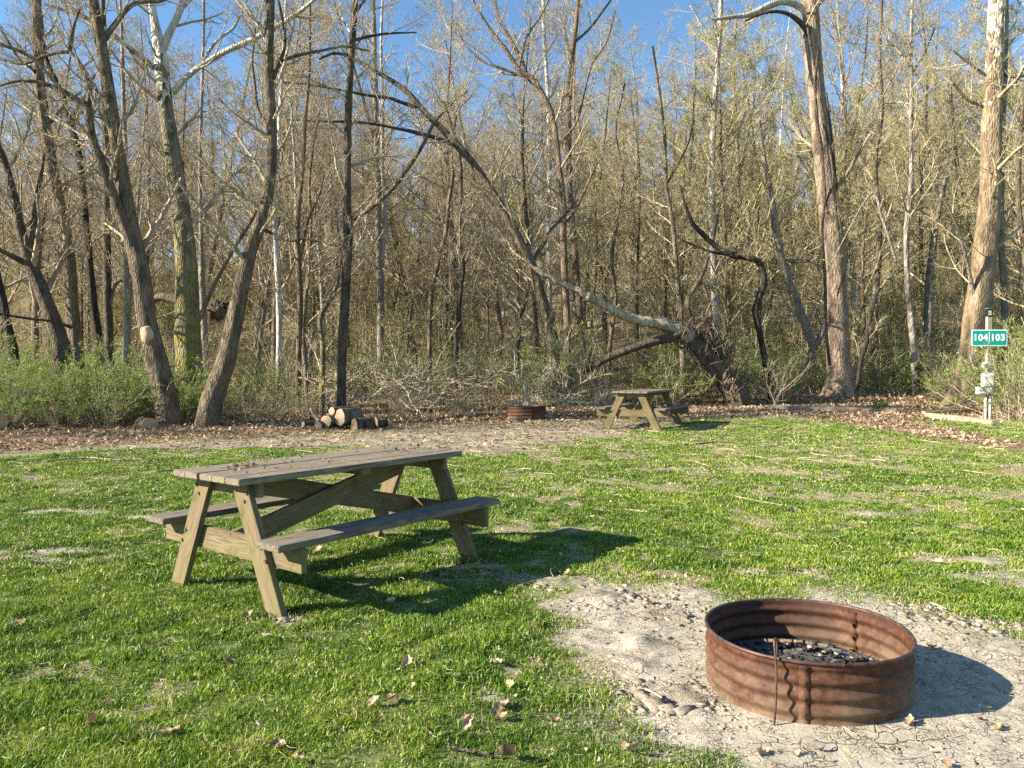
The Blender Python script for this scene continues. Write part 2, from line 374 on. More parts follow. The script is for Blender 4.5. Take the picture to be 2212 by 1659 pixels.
# ------------------------------------------------------------------ grass, litter, twigs (uncountable)
r = rng(5)
def scatter(y0, y1, dens, r=r, mx=.74, add=1.0):
    A = mx*(y1**2-y0**2)+2*add*(y1-y0); n = int(A*dens)
    y = y0+(y1-y0)*r.random(int(n*2.2)); x = (r.random(len(y))*2-1)*(mx*y1+add)
    k = np.abs(x) < mx*y+add
    return x[k][:n], y[k][:n]
def gzf(x, y):
    z = gz(x, y)
    return z
def ringmask(x, y): return np.hypot(x-RX, y-RY) < .45
BV, BF3, BA = [], [], []
nv = 0
for (y0, y1, dens, wid, hgt) in ((1.7, 3.2, 26000, .0023, .029), (3.2, 5, 17500, .0030, .030), (5, 8, 9500, .0040, .030), (8, 12.5, 4600, .0058, .030), (12.5, 22, 1800, .0095, .032)):
    x, y = scatter(y0, y1, dens)
    dm = np.maximum(m_dirt(x, y), np.maximum(m_gravel(x, y)*.93, m_litter(x, y)*.985)); wm = m_worn(x, y)
    cl = fbm(x/.16, y/.16, 4)
    keep = (r.random(len(x)) < (1-dm)**1.5*(1-.60*wm)*(.80+.8*cl)+.05*(cl > .12)+.30*((dm > .25) & (dm < .97) & (fbm(x/.07, y/.07, 9) > .05))) & ~ringmask(x, y)
    keep &= ~((dm > .9) & (r.random(len(x)) > .25))
    x, y, wm, cl, dm = x[keep], y[keep], wm[keep], cl[keep], dm[keep]
    n = len(x); z = gzf(x, y)-.003
    th = r.random(n)*2*PI; h = hgt*r.uniform(.4, 1.35, n)*(1+1.0*cl)*(1-.45*wm)*(1-.4*dm)
    lean = r.uniform(.15, 1.1, n); la = r.random(n)*2*PI
    w = wid*r.uniform(.6, 1.3, n)
    sx, sy = np.cos(th)*w, np.sin(th)*w
    lx, ly = np.cos(la)*lean*h, np.sin(la)*lean*h
    base = np.stack([x, y, z], -1)
    side = np.stack([sx, sy, 0*sx], -1)
    mid = base+np.stack([lx*.35, ly*.35, h*.62], -1)
    tip = base+np.stack([lx, ly, h*(1-.25*lean)], -1)
    V = np.stack([base-side, base+side, mid+side*.75, mid-side*.75, tip], 1)
    i0 = nv+np.arange(n)*5
    BF3.append(np.stack([i0, i0+1, i0+2], -1)); BF3.append(np.stack([i0, i0+2, i0+3], -1)); BF3.append(np.stack([i0+3, i0+2, i0+4], -1))
    hue = np.clip(.38+.33*fbm(x/.7, y/.7, 6)+.55*fbm(x/.11, y/.11, 6)+r.normal(0, .13, n)+.22*wm, 0, .89)
    dead = r.random(n) < (.04+.28*wm+.35*dm+.05*(y > 8)); hue[dead] = r.uniform(.9, 1, dead.sum())
    BV.append(V.reshape(-1, 3)); BA.append(np.repeat(hue, 5)); nv += n*5
g = link('grass', np_mesh('grass', np.concatenate(BV), np.concatenate(BF3), True, {'rnd': np.concatenate(BA)}), GRASS)
tag(g, 'short patchy green lawn grass covering the clearing', 'grass', kind='stuff')

def leafgeo(x, y, z, size, r, tilt=.5, curl=.5, hue=None):
    """small curled dead leaves with a lobed outline: centre line raised or sunk, 8 rim points"""
    n = len(x); k = 8
    a = np.arange(k)*2*PI/k
    prof = np.array([1.25, .62, .85, .50, .62, .50, .85, .62])
    rr = prof[None]*(1+.25*r.normal(size=(n, k)))*size[:, None]
    lx, ly = rr*np.cos(a), rr*np.sin(a)*.8
    cu = curl*r.uniform(-.2, 1.0, n)[:, None]
    lz = cu*(ly**2)/size[:, None]*1.1+cu*.4*(lx**2)/size[:, None]+size[:, None]*.12*r.normal(size=(n, k))
    L = np.stack([lx, ly, lz], -1); L = np.concatenate([L, np.zeros((n, 1, 3))], 1)
    th = r.random(n)*2*PI; ta = r.normal(0, tilt, n); tb = r.normal(0, tilt, n)
    cx, sx_, cy, sy_, cz, sz = np.cos(ta), np.sin(ta), np.cos(tb), np.sin(tb), np.cos(th), np.sin(th)
    X, Y, Z = L[..., 0], L[..., 1], L[..., 2]
    Y, Z = Y*cx[:, None]-Z*sx_[:, None], Y*sx_[:, None]+Z*cx[:, None]
    X, Z = X*cy[:, None]+Z*sy_[:, None], -X*sy_[:, None]+Z*cy[:, None]
    X, Y = X*cz[:, None]-Y*sz[:, None], X*sz[:, None]+Y*cz[:, None]
    Z = Z-Z.min(1, keepdims=True)*.8
    V = np.stack([X+x[:, None], Y+y[:, None], Z+z[:, None]], -1)
    i0 = np.arange(n)*(k+1)
    F = np.concatenate([np.stack([i0+k, i0+j, i0+(j+1) % k], -1) for j in range(k)])
    h = r.random(n) if hue is None else hue
    return V.reshape(-1, 3), F, np.repeat(h, k+1)
def wpoints(n, y0, y1, r):
    y = np.sqrt(r.uniform(y0**2, y1**2, n)); x = r.uniform(-.78, .78, n)*y; return x, y
r = rng(6); lg = Geo()
for (y0, y1, dens, s0) in ((12, 16, 300, .041), (16, 20, 360, .044), (20, 26, 200, .052), (26, 40, 28, .09)):
    x, y = scatter(y0, y1, dens, r, .74, 2)
    lm = m_litter(x, y); gv = m_gravel(x, y)
    k = r.random(len(x)) < np.maximum(lm*(.62+.5*fbm(x/.7, y/.7, 12)), gv*.17)+.012
    x, y = x[k], y[k]
    rt = (x > 3)*.12
    hue = np.clip(r.beta(1.6, 1.5, len(x))+rt, 0, 1)
    V, F, A = leafgeo(x, y, gzf(x, y)+r.random(len(x))*.02, s0*r.uniform(.5, 1.15, len(x)), r, .45, .9, hue); lg.add(V, F, a=A)
x, y = wpoints(5200, 2, 12, r); k = (fbm(x/.5, y/.5, 14)+.3*m_worn(x, y) > .05) & ~ringmask(x, y); x, y = x[k], y[k]
V, F, A = leafgeo(x, y, gzf(x, y)+.006+.012*(m_dirt(x, y) < .5), r.uniform(.004, .011, len(x))*(1+.10*y), r, .5, .9, r.beta(1.8, 1.1, len(x))); lg.add(V, F, a=A)
o = link('leaf_litter', lg.mesh('leaf_litter', False, True), LITTER); tag(o, 'carpet of brown dead leaves along the edge of the woods', 'dead leaves', kind='stuff')
# dead grass stems and small bits across the lawn and mud
r = rng(7); sg = Geo()
for (n, y0, y1, ln, rd) in ((5200, 2, 5, .05, .0011), (6500, 5, 10, .08, .0018), (6500, 10, 17, .12, .003), (1500, 9, 17, .30, .0045)):
    x, y = wpoints(n, y0, y1, r)
    dn = m_dirt(x, y); k = (r.random(n) < .22+.35*m_worn(x, y)+.7*m_gravel(x, y)+.25*dn) & ~ringmask(x, y); x, y = x[k], y[k]; n = len(x)
    th = r.random(n)*2*PI; l = ln*r.uniform(.4, 1.5, n)
    t = np.linspace(-.5, .5, 4)[None]
    bend = r.normal(0, .15, n)[:, None]*l[:, None]*(t**2)*4
    X = x[:, None]+np.cos(th)[:, None]*t*l[:, None]-np.sin(th)[:, None]*bend
    Y = y[:, None]+np.sin(th)[:, None]*t*l[:, None]+np.cos(th)[:, None]*bend
    Z = gzf(X, Y)+.012*r.random((n, 1))+.02*r.random((n, 4))*(l[:, None] > .05)+.004+.02*(m_dirt(X, Y) < .5)
    V, F = tubes(np.stack([X, Y, Z], -1), np.full((n, 4), rd)*r.uniform(.6, 1.4, (n, 1)), 3)
    sg.add(V, F, a=np.repeat(r.random(n), 12))
o = link('straw_litter', sg.mesh('straw_litter', True, True), STRAW); tag(o, 'straw, dry stems and broken twigs strewn over the lawn', 'twigs', kind='stuff')
# crumbs and clods of dried mud
def ico(sub):
    b = bmesh.new(); bmesh.ops.create_icosphere(b, subdivisions=sub, radius=1); V = np.array([v.co[:] for v in b.verts]); F = np.array([[v.index for v in f.verts] for f in b.faces]); b.free(); return V, F
IV1, IF1 = ico(1); IV2, IF2 = ico(2)
CV = np.array([[x_, y_, z_] for z_ in (-.7, .7) for x_, y_ in ((-1, -.8), (.9, -1), (1, .8), (.1, 1.1), (-.9, .9))]); CV[5:, :2] *= .72
CF = np.array([[0, 1, 6], [0, 6, 5], [1, 2, 7], [1, 7, 6], [2, 3, 8], [2, 8, 7], [3, 4, 9], [3, 9, 8], [4, 0, 5], [4, 5, 9], [5, 6, 7], [5, 7, 8], [5, 8, 9]])
MUD = NT('mud_clod'); vv = MUD.coord(); MUD.bump(MUD.noise(vv, 70, 5, .7), .8, .006)
MUDM = MUD.out(MUD.mix(MUD.math('MULTIPLY', MUD.attr('rnd'), .75), MUD.ramp(MUD.noise(vv, 25, 5), [(.3, (.26, .21, .15)), (.7, (.58, .49, .37))]), (.15, .11, .075)), .95)
def lumps(x, y, s, r, V0, F0, flat=.6, amp=.35, lift=.15):
    n = len(x); nz = 1+amp*r.normal(size=(n, len(V0)))
    L = V0[None]*nz[..., None]*s[:, None, None]*r.uniform(.7, 1.4, (n, 1, 3)); L[..., 2] *= flat
    th = r.random(n)*2*PI; c_, s_ = np.cos(th)[:, None], np.sin(th)[:, None]
    X, Y = L[..., 0]*c_-L[..., 1]*s_, L[..., 0]*s_+L[..., 1]*c_
    z = gzf(x, y)+s*flat*lift
    V = np.stack([X+x[:, None], Y+y[:, None], L[..., 2]+z[:, None]], -1)
    F = (F0[None]+(np.arange(n)*len(V0))[:, None, None]).reshape(-1, 3)
    return V.reshape(-1, 3), F
r = rng(8); cg = Geo()
def clus(px, py, n, sd, smin, smax):
    n = int(n*4.5); smax *= 1.1; smin *= .6; a, b = G(px, py); x = a+r.normal(0, sd, n); y = b+r.normal(0, sd*.8, n); s = smin+(smax-smin)*r.random(n)**3
    k = np.hypot(x-RX, y-RY) > .47; x, y, s = x[k], y[k], s[k]
    V, F = lumps(x, y, s, r, CV, CF, .45, .33, .15); cg.add(V, F, a=np.repeat(r.random(len(x)), len(CV)))
for q in ((1385, 1390, 60, .07, .008, .026), (1370, 1440, 55, .08, .008, .024), (1460, 1490, 60, .09, .008, .022), (1430, 1520, 25, .06, .02, .035), (1500, 1520, 40, .08, .008, .02),
          (1300, 1290, 60, .14, .008, .024), (1200, 1262, 45, .12, .01, .028), (1060, 1240, 30, .12, .01, .03), (1420, 1330, 50, .16, .006, .02), (1520, 1285, 40, .15, .006, .02), (2080, 1345, 60, .16, .008, .024), (1995, 1320, 40, .12, .008, .02), (620, 1335, 22, .05, .008, .02)):
    clus(*q)
x, y = wpoints(7000, 2, 6, r); k = (m_dirt(x, y) > .35) & ~ringmask(x, y) & (fbm(x/.3, y/.3, 4) > -.12); x, y = x[k], y[k]
V, F = lumps(x, y, r.uniform(.0015, .0075, len(x)), r, CV, CF, .6, .25, .3); cg.add(V, F, a=np.repeat(r.random(len(x)), len(CV)))
o = link('mud_clods', cg.mesh('mud_clods', False, True), MUDM); tag(o, 'crumbled clods of dried grey mud round the fire ring', 'mud', kind='stuff')

# ------------------------------------------------------------------ wood, metal
def woodmat(name, dark, light, knot=None, green=None, rough=.85):
    m = NT(name); v = m.coord((1.2, 14, 14)); isl = m.n('NewGeometry').outputs['Random Per Island']
    off = m.n('VectorMath', operation='ADD'); m.set(off, '0', v); cx = m.n('CombineXYZ', i_0=m.math('MULTIPLY', isl, 37.), i_1=m.math('MULTIPLY', isl, 11.)); m.set(off, '1', cx.outputs[0]); v = off.outputs[0]
    n1 = m.noise(v, 2.6, 6, .65, 1.2); n2 = m.noise(v, 9, 4, .6, .4)
    c = m.ramp(m.math('ADD', m.math('MULTIPLY', n1, .65), m.math('MULTIPLY', n2, .35)), [(.36, dark), (.6, light)])
    c = m.mix(m.maprange(isl, 0, 1, 0, .30), c, tuple(x*.55 for x in light))
    if green:
        f = m.maprange(m.noise(m.coord(), 3.2, 4), .42, .62, 0, .75); c = m.mix(f, c, green)
    st = m.maprange(m.noise(m.coord((1, 1, 1)), 6, 5, .7), .56, .72, 0, .55); c = m.mix(st, c, tuple(x*.5 for x in dark))
    m.bump(n2, .7, .004); return m.out(c, rough)
W_TOP = woodmat('weathered_grey_boards', (.065, .052, .036), (.31, .255, .18))
W_SEAT = woodmat('weathered_seat_board', (.055, .045, .033), (.26, .215, .155))
W_LEG = woodmat('mossy_treated_wood', (.065, .045, .024), (.27, .20, .115), green=(.165, .145, .052))
W_TIM = woodmat('old_timber', (.16, .12, .085), (.44, .35, .25))
m = NT('galvanised_bolt'); BOLT = m.out((.42, .41, .38), .45, .8)
m = NT('rusty_bolt'); RBOLT = m.out((.13, .075, .05), .7, .4)

def box_bm(sx, sy, sz, bev=.003, c=(0, 0, 0), bm=None, jit=0):
    own = bm is None; b = bmesh.new()
    bmesh.ops.create_cube(b, size=1)
    for v_ in b.verts: v_.co = Vector((v_.co.x*sx, v_.co.y*sy, v_.co.z*sz))
    if bev: bmesh.ops.bevel(b, geom=b.edges[:], offset=bev, segments=2, affect='EDGES')
    if jit: bmesh.ops.translate(b, verts=b.verts, vec=(random.uniform(-jit, jit), 0, random.uniform(-jit*.2, jit*.2)))
    bmesh.ops.translate(b, verts=b.verts, vec=c)
    if own: return b
    me = bpy.data.meshes.new('t'); b.to_mesh(me); b.free(); bm.from_mesh(me); bpy.data.meshes.remove(me); return bm
def cyl_bm(rad_, h, k=16, bm=None, mat=None, r2=None, bev=0):
    b = bmesh.new() if bm is None else bm
    res = bmesh.ops.create_cone(b, cap_ends=True, segments=k, radius1=rad_, radius2=rad_ if r2 is None else r2, depth=h)
    if mat is not None: bmesh.ops.transform(b, matrix=mat, verts=res['verts'])
    return b
def bmo(name, bm, mat, parent, mw=None, smooth=False):
    me = bpy.data.meshes.new(name); bm.to_mesh(me); bm.free()
    if smooth:
        for p in me.polygons: p.use_smooth = True
    o = link(name, me, mat, parent)
    if mw is not None: o.matrix_basis = mw
    return o
random.seed(3)
def basis(p0, p1, up=Vector((0, 0, 1))):
    """matrix whose X runs p0 -> p1, placed at their middle"""
    x = (Vector(p1)-Vector(p0)).normalized(); y = up.cross(x)
    if y.length < 1e-4: y = Vector((0, 1, 0))
    y.normalize(); z = x.cross(y)
    m_ = Matrix((x, y, z)).transposed().to_4x4(); m_.translation = (Vector(p0)+Vector(p1))/2; return m_

def picnic_table(loc, rz, label, group):
    t = empty('picnic_table', loc, label, 'picnic table', group, rz)
    L, Wd, zt, zb = .94, .362, .769, .441
    top = bmesh.new(); bw = (2*Wd-.006*4)/5
    for i in range(5):
        box_bm(2*L, bw, .038, .004, (0, -Wd+bw/2+i*(bw+.006), zt-.019), top, .008)
    bmo('tabletop', top, W_TOP, t)
    for s in (-1, 1):
        bmo('bench_seat', box_bm(2*L, .224, .038, .005), W_SEAT, t, Matrix.Translation((0, s*(.502+.112), zb-.019)))
    ex = .80                                                    # beam plane from the middle
    for s in (-1, 1):
        bmo('crossbeam', box_bm(1.47, .038, .14, .003), W_LEG, t, Matrix.Translation((s*(ex-.019), 0, zb-.038-.07)) @ Matrix.Rotation(PI/2, 4, 'Z'))
        bmo('top_cleat', box_bm(.66, .038, .089, .003), W_LEG, t, Matrix.Translation((s*(ex-.019), 0, zt-.038-.0445)) @ Matrix.Rotation(PI/2, 4, 'Z'))
        for q in (-1, 1):
            # leg: a slanting 2x6 with feet cut level
            b = bmesh.new(); y0, y1 = q*.545, q*.185; z0, z1 = -.03, zt-.04; hw = .078; tx = .038
            vs = [b.verts.new((dx, yy, zz)) for dx in (0, tx) for yy, zz in ((y0-hw, z0), (y0+hw, z0), (y1+hw, z1), (y1-hw, z1))]
            for f in ((0, 1, 2, 3), (7, 6, 5, 4), (0, 4, 5, 1), (1, 5, 6, 2), (2, 6, 7, 3), (3, 7, 4, 0)): b.faces.new([vs[i] for i in f])
            bmesh.ops.recalc_face_normals(b, faces=b.faces); bmesh.ops.bevel(b, geom=b.edges[:], offset=.003, segments=1, affect='EDGES')
            xo = s*(ex+.001)-(tx if s < 0 else 0)
            # express in a frame whose X runs along the leg, for the grain
            B = basis((0, y0, z0), (0, y1, z1), Vector((1, 0, 0))); b.transform(B.inverted())
            lo = bmo('leg', b, W_LEG, t, Matrix.Translation((xo, 0, 0)) @ B)
            bb = bmesh.new()
            for (yy, zz) in ((.26, .62), (.285, .67), (.40, .37), (.445, .30)):
                for side in (-1, 1):
                    xx = s*(ex+.003)+(s*(tx+.0005))
                cyl_bm(.011, .009, 10, bb, Matrix.Translation((xx, q*(yy-.02*(zz > .5)+.01), zz)) @ Matrix.Rotation(PI/2, 4, 'Y'))
            bb.transform((Matrix.Translation((xo, 0, 0)) @ B).inverted())
            bmo('bolts', bb, BOLT if False else RBOLT, lo)
    # two diagonal braces that cross side by side
    for q, (a, c_) in ((-1, (-1, 1)), (1, (1, -1))):
        p0 = Vector((a*(ex-.04), q*.024, zb-.10)); p1 = Vector((c_*.58, q*.024, zt-.10))
        b = box_bm((p1-p0).length+.06, .038, .135, .003)
        bmo('brace', b, W_LEG, t, basis(p0, p1))
    bmo('middle_batten', box_bm(.70, .089, .036, .003), W_LEG, t, Matrix.Translation((.0, 0, zt-.038-.019)) @ Matrix.Rotation(PI/2, 4, 'Z'))
    nb = bmesh.new()
    for x_ in (-ex+.05, ex-.05, 0):
        for i in range(5): cyl_bm(.010, .004, 10, nb, Matrix.Translation((x_, -Wd+bw/2+i*(bw+.006)+.02, zt+.001)))
    bmo('carriage_bolts', nb, BOLT, t)
    return t
tn = picnic_table((-1.24, 5.29, 0), .9025, 'large weathered picnic table standing on the lawn in the foreground', 'picnic tables')
tn.rotation_euler = (rad(0.0), 0, .9025); tn.location.z = gz1(-1.24, 5.29)
cx_, cy_ = 2.73, 15.95
tf = picnic_table((cx_, cy_, gz1(cx_, cy_)-.02), 1.10, 'smaller looking picnic table standing beside the far fire ring by the woods', 'picnic tables')
# dead leaves lying on the near tabletop
r = rng(15); c9, s9 = math.cos(.9025), math.sin(.9025); lv = Geo()
lx_ = np.concatenate([r.normal(-.62, .07, 46), r.uniform(-.9, .9, 34), r.normal(.68, .08, 14)]); ly_ = np.concatenate([r.normal(.10, .08, 46), r.uniform(-.33, .33, 34), r.normal(.0, .1, 14)])
ly_ = np.clip(ly_, -.33, .33)
V, F, A = leafgeo(-1.24+lx_*c9-ly_*s9, 5.29+lx_*s9+ly_*c9, np.full(len(lx_), tn.location.z+.771), r.uniform(.006, .019, len(lx_)), r, .5, .9, r.uniform(0, .6, len(lx_)))
lv.add(V, F, a=A); o = link('leaf_debris', lv.mesh('leaf_debris', False, True), LITTER); tag(o, 'crumbled dead leaves scattered on top of the near picnic table', 'dead leaves', kind='stuff')

# ------------------------------------------------------------------ fire rings
m = NT('rusty_steel'); v = m.coord(); vz = m.n('SeparateXYZ', i_0=v).outputs[2]
n1 = m.noise(m.coord((1, 1, 1.3)), 26, 6, .75); n2 = m.noise(v, 4, 4)
c = m.ramp(n1, [(.28, (.028, .013, .009)), (.5, (.082, .034, .019)), (.72, (.16, .068, .035))])
dust = m.math('MULTIPLY', m.maprange(vz, .19, .02, .0, 1), m.maprange(m.math('ADD', n2, m.math('MULTIPLY', n1, .4)), .5, .85))
c = m.mix(m.math('MULTIPLY', dust, .75), c, (.23, .17, .105)); c = m.mix(m.maprange(vz, .235, .243), c, (.045, .03, .028))
c = m.mix(m.maprange(m.noise(v, 2.3, 3), .55, .7, 0, .5), c, (.05, .03, .025))
m.bump(n1, .35, .003); RUST = m.out(c, .72, .15)
def fire_ring(x, y, z, label, group, rz=0, R0=.425, H=.244, dz=0):
    t = empty('fire_ring', (x, y, z), label, 'fire ring', group, rz)
    prof = []
    n = 44
    for i in range(n+1):
        zz = -.03+(H+.03)*i/n
        rr = R0+.007*math.cos((H-.012-zz)/.062*2*PI+PI*.0)*(1 if zz < H-.022 else .2)
        prof.append((rr, zz))
    th = .004
    outer = prof; inner = [(a-th, b) for a, b in prof[::-1]]
    loop = outer+inner; k = 160
    a = np.arange(k)*2*PI/k
    warp = 1+.006*np.sin(2*a+.6)+.003*np.sin(5*a)
    V = np.array([[[rr*w*math.cos(q), rr*w*math.sin(q), zz+.003*math.sin(3*q)] for rr, zz in loop] for q, w in zip(a, warp)])
    mL = len(loop); i, j = np.meshgrid(np.arange(k), np.arange(mL), indexing='ij')
    F = np.stack([i*mL+j, ((i+1) % k)*mL+j, ((i+1) % k)*mL+(j+1) % mL, i*mL+(j+1) % mL], -1).reshape(-1, 4)
    link('wall', np_mesh('wall', V, F), RUST, t)
    # rolled rim
    Q = np.stack([(R0+.004)*warp*np.cos(a), (R0+.004)*warp*np.sin(a), H+.003*np.sin(3*a)], -1); Q = np.vstack([Q, Q[:1], Q[1:2]])[None]
    V, F = tubes(Q, np.full((1, k+2), .0078), 8); link('rim', np_mesh('rim', V, F), RIM, t)
    for q in (SEAM, SEAM+PI-.5):
        # lap plate with three bolts
        Vp = []; nn = 30
        for i in range(nn+1):
            zz = -.02+(H+.005)*i/nn
            rr = R0+.007*math.cos((H-.012-zz)/.062*2*PI)*(1 if zz < H-.022 else .2)
            for d_, e in ((0, -.0045), (0, .0026), (.10, .0026), (.10, -.0045)):
                Vp.append(((rr+e)*math.cos(q-d_), (rr+e)*math.sin(q-d_), zz))
        Vp = np.array(Vp); i = np.arange(nn)*4
        F = np.concatenate([np.stack([i+j, i+(j+1) % 4, i+4+(j+1) % 4, i+4+j], -1) for j in range(4)])
        sp_ = link('seam_plate', np_mesh('seam_plate', Vp, F, False), RUST, t)
        bb = bmesh.new()
        for zz in (.046, .108, .170):
            w = Matrix.Rotation(q-.055, 4, 'Z') @ Matrix.Translation((R0+.007*math.cos((H-.012-zz)/.062*2*PI)+.0022, 0, zz)) @ Matrix.Rotation(PI/2, 4, 'Y')
            cyl_bm(.0085, .003, 14, bb, w); cyl_bm(.005, .008, 6, bb, w)
            cyl_bm(.008, .016, 6, bb, Matrix.Rotation(q-.055, 4, 'Z') @ Matrix.Translation((R0-.014, 0, zz)) @ Matrix.Rotation(PI/2, 4, 'Y'))
        bmo('bolts', bb, RBOLT, sp_)
    return t
m = NT('dark_rim'); c = m.ramp(m.noise(m.coord(), 30, 5), [(.3, (.05, .03, .028)), (.7, (.15, .085, .065))]); RIM = m.out(c, .5, .4)
SEAM = math.atan2(-1, -.34)
FR = fire_ring(RX, RY, gz1(RX, RY)-.002, 'round corrugated rusty fire ring on bare cracked mud in the foreground', 'fire rings')
fx, fy = G(1138, 909)
FR2 = fire_ring(fx, fy+.35, gz1(fx, fy)-.0, 'dark red rusty fire ring among dead leaves at the edge of the woods', 'fire rings', rz=.6)
FR2.scale = (1.05, 1.05, 1.22); FR2.rotation_euler.x = rad(-2)
# poker rod hooked over the rim
A = P(1668, 1400, 1)  # direction only
def on_rim(px, py, y): return P(px, py, y)
ang = math.atan2(-1, -.74)
rimp = Vector((RX+.432*math.cos(ang), RY+.432*math.sin(ang), .25))
o_ = Vector((math.cos(ang), math.sin(ang), 0)); z0 = gz1(rimp.x, rimp.y)
pp = [(.055, -.01), (.045, .10), (.030, .20), (.020, .27), (.014, .305), (.002, .322), (-.014, .318), (-.024, .295), (-.024, .235)]
sd = Vector((-o_.y, o_.x, 0))
pts = [Vector((rimp.x, rimp.y, z0))+o_*a+Vector((0, 0, b))+sd*(.012*math.sin(b*9)-.06*(b-.25) if a > 0 else 0.0) for a, b in pp]
Q = spline([list(p) for p in pts], 60)[None]; V, F = tubes(Q, np.full((1, 60), .0048)*(1+.1*np.sin(np.arange(60)*2.6))[None], 8)
o = link('fire_poker', np_mesh('fire_poker', V, F), RIM); tag(o, 'thin rusty steel rod hooked over the rim of the near fire ring', 'steel rod')
# ash bed and char inside
r = rng(21); ag = Geo(); k = 64; rings = 26
a = np.arange(k)*2*PI/k; rr = np.linspace(0, .419, rings)
X = RX+rr[:, None]*np.cos(a); Y = RY+rr[:, None]*np.sin(a)
Z = .048+.03*np.exp(-(rr[:, None]/.2)**2)+.014*fbm(X/.05, Y/.05, 3)+.02*fbm(X/.15, Y/.15, 7)+gz1(RX, RY)
i, j = np.meshgrid(np.arange(rings-1), np.arange(k), indexing='ij')
F = np.stack([i*k+j, (i+1)*k+j, (i+1)*k+(j+1) % k, i*k+(j+1) % k], -1).reshape(-1, 4)
m = NT('ash'); v = m.coord(); c = m.ramp(m.noise(v, 22, 7, .75), [(.3, (.02, .019, .018)), (.5, (.09, .08, .07)), (.7, (.26, .235, .20))]); m.bump(m.noise(v, 80, 5), .8, .006); ASH = m.out(c, .95)
o = link('ash', np_mesh('ash', np.stack([X, Y, Z], -1), F), ASH); tag(o, 'bed of grey ash inside the near fire ring', 'ash', kind='stuff')
n = 520; q = np.sqrt(r.random(n))*.40; th = r.random(n)*2*PI; x = RX+q*np.cos(th); y = RY+q*np.sin(th)
zz = .055+.03*np.exp(-(q/.2)**2)
V, F = lumps(x, y, r.uniform(.004, .019, n)*r.uniform(.5, 1, n), r, IV1, IF1, .6, .3, .2)
V[:, 2] += np.repeat(zz, len(IV1)); ag.add(V, F, a=np.repeat(r.random(n), len(IV1)))
m = NT('charcoal'); c = m.ramp(m.attr('rnd'), [(.0, (.012, .012, .012)), (.72, (.035, .033, .032)), (.80, (.14, .13, .12)), (1, (.34, .32, .29))]); CHAR = m.out(c, .8)
o = link('charcoal', ag.mesh('charcoal', False, True), CHAR); tag(o, 'lumps of charcoal and cinders on the ash inside the near fire ring', 'charcoal', kind='stuff')
def stick(name, pts, r0, r1, mat, label, cat='stick', group=None, k=8, n=20, parent=None, bump=.1):
    Q = spline([list(p) for p in pts], n); base = Q[0].copy()
    V, F = tubes((Q-base)[None], np.linspace(r0, r1, n)[None], k, bump)
    cap = [np.arange(k)[::-1], (n-1)*k+np.arange(k)]
    F3 = np.concatenate([np.stack([np.full(k-2, c[0]), c[1:-1], c[2:]], -1) for c in cap])
    o = link(name, np_mesh(name, V, [F3, F]), mat, parent); o.location = base
    if not parent: tag(o, label, cat, group)
    return o
stick('burnt_stick', [(RX-.12, RY+.24, .10), (RX+.03, RY+.22, .105), (RX+.17, RY+.17, .10)], .011, .007, B_GREY, 'half burnt stick lying on the ash in the near fire ring')
stick('burnt_stick', [(RX+.10, RY-.06, .10), (RX+.2, RY-.03, .105), (RX+.27, RY-.0, .10)], .016, .012, B_BLACK, 'short charred black stick on the ash in the near fire ring')

# ------------------------------------------------------------------ trees traced from the photograph, each at its own distance
TW = dict()
def leafcloud(Pn, r, n, size, mat=None):
    """n tiny leaves spread over the given twigs; returns V,F,A"""
    N, k, _ = Pn.shape; i = r.integers(0, N, n); t = r.random(n)*(k-1); j = np.minimum(t.astype(int), k-2); f = (t-j)[:, None]
    p = Pn[i, j]*(1-f)+Pn[i, j+1]*f+r.normal(0, size*.6, (n, 3))
    u = r.normal(size=(n, 3)); u /= np.linalg.norm(u, axis=1, keepdims=True); w = np.cross(u, r.normal(size=(n, 3))); w /= np.linalg.norm(w, axis=1, keepdims=True)
    s = size*r.uniform(.5, 1.3, (n, 1))
    V = np.stack([p-w*s*.35, p+u*s, p+w*s*.35, p-u*s*.8], 1)
    i0 = np.arange(n)*4
    return V.reshape(-1, 3), np.stack([i0, i0+1, i0+2, i0+3], -1), np.repeat(np.clip(.5+.25*r.normal(size=n), 0, 1), 4)
def px_path(pts, y, dy=0, n=None, r=None):
    """pixel path [(px,py,width px)] at distance y (leaning dy metres away per metre up) -> points, radii"""
    out = []
    for i, (a, b, w) in enumerate(pts):
        p = P(a, b, y); p = P(a, b, y+dy*max(0, p.z)+(r.normal()*.12 if r is not None and i else 0))
        out.append((p.x, p.y, p.z, w/2*p.y/FPX))
    return np.array(out)
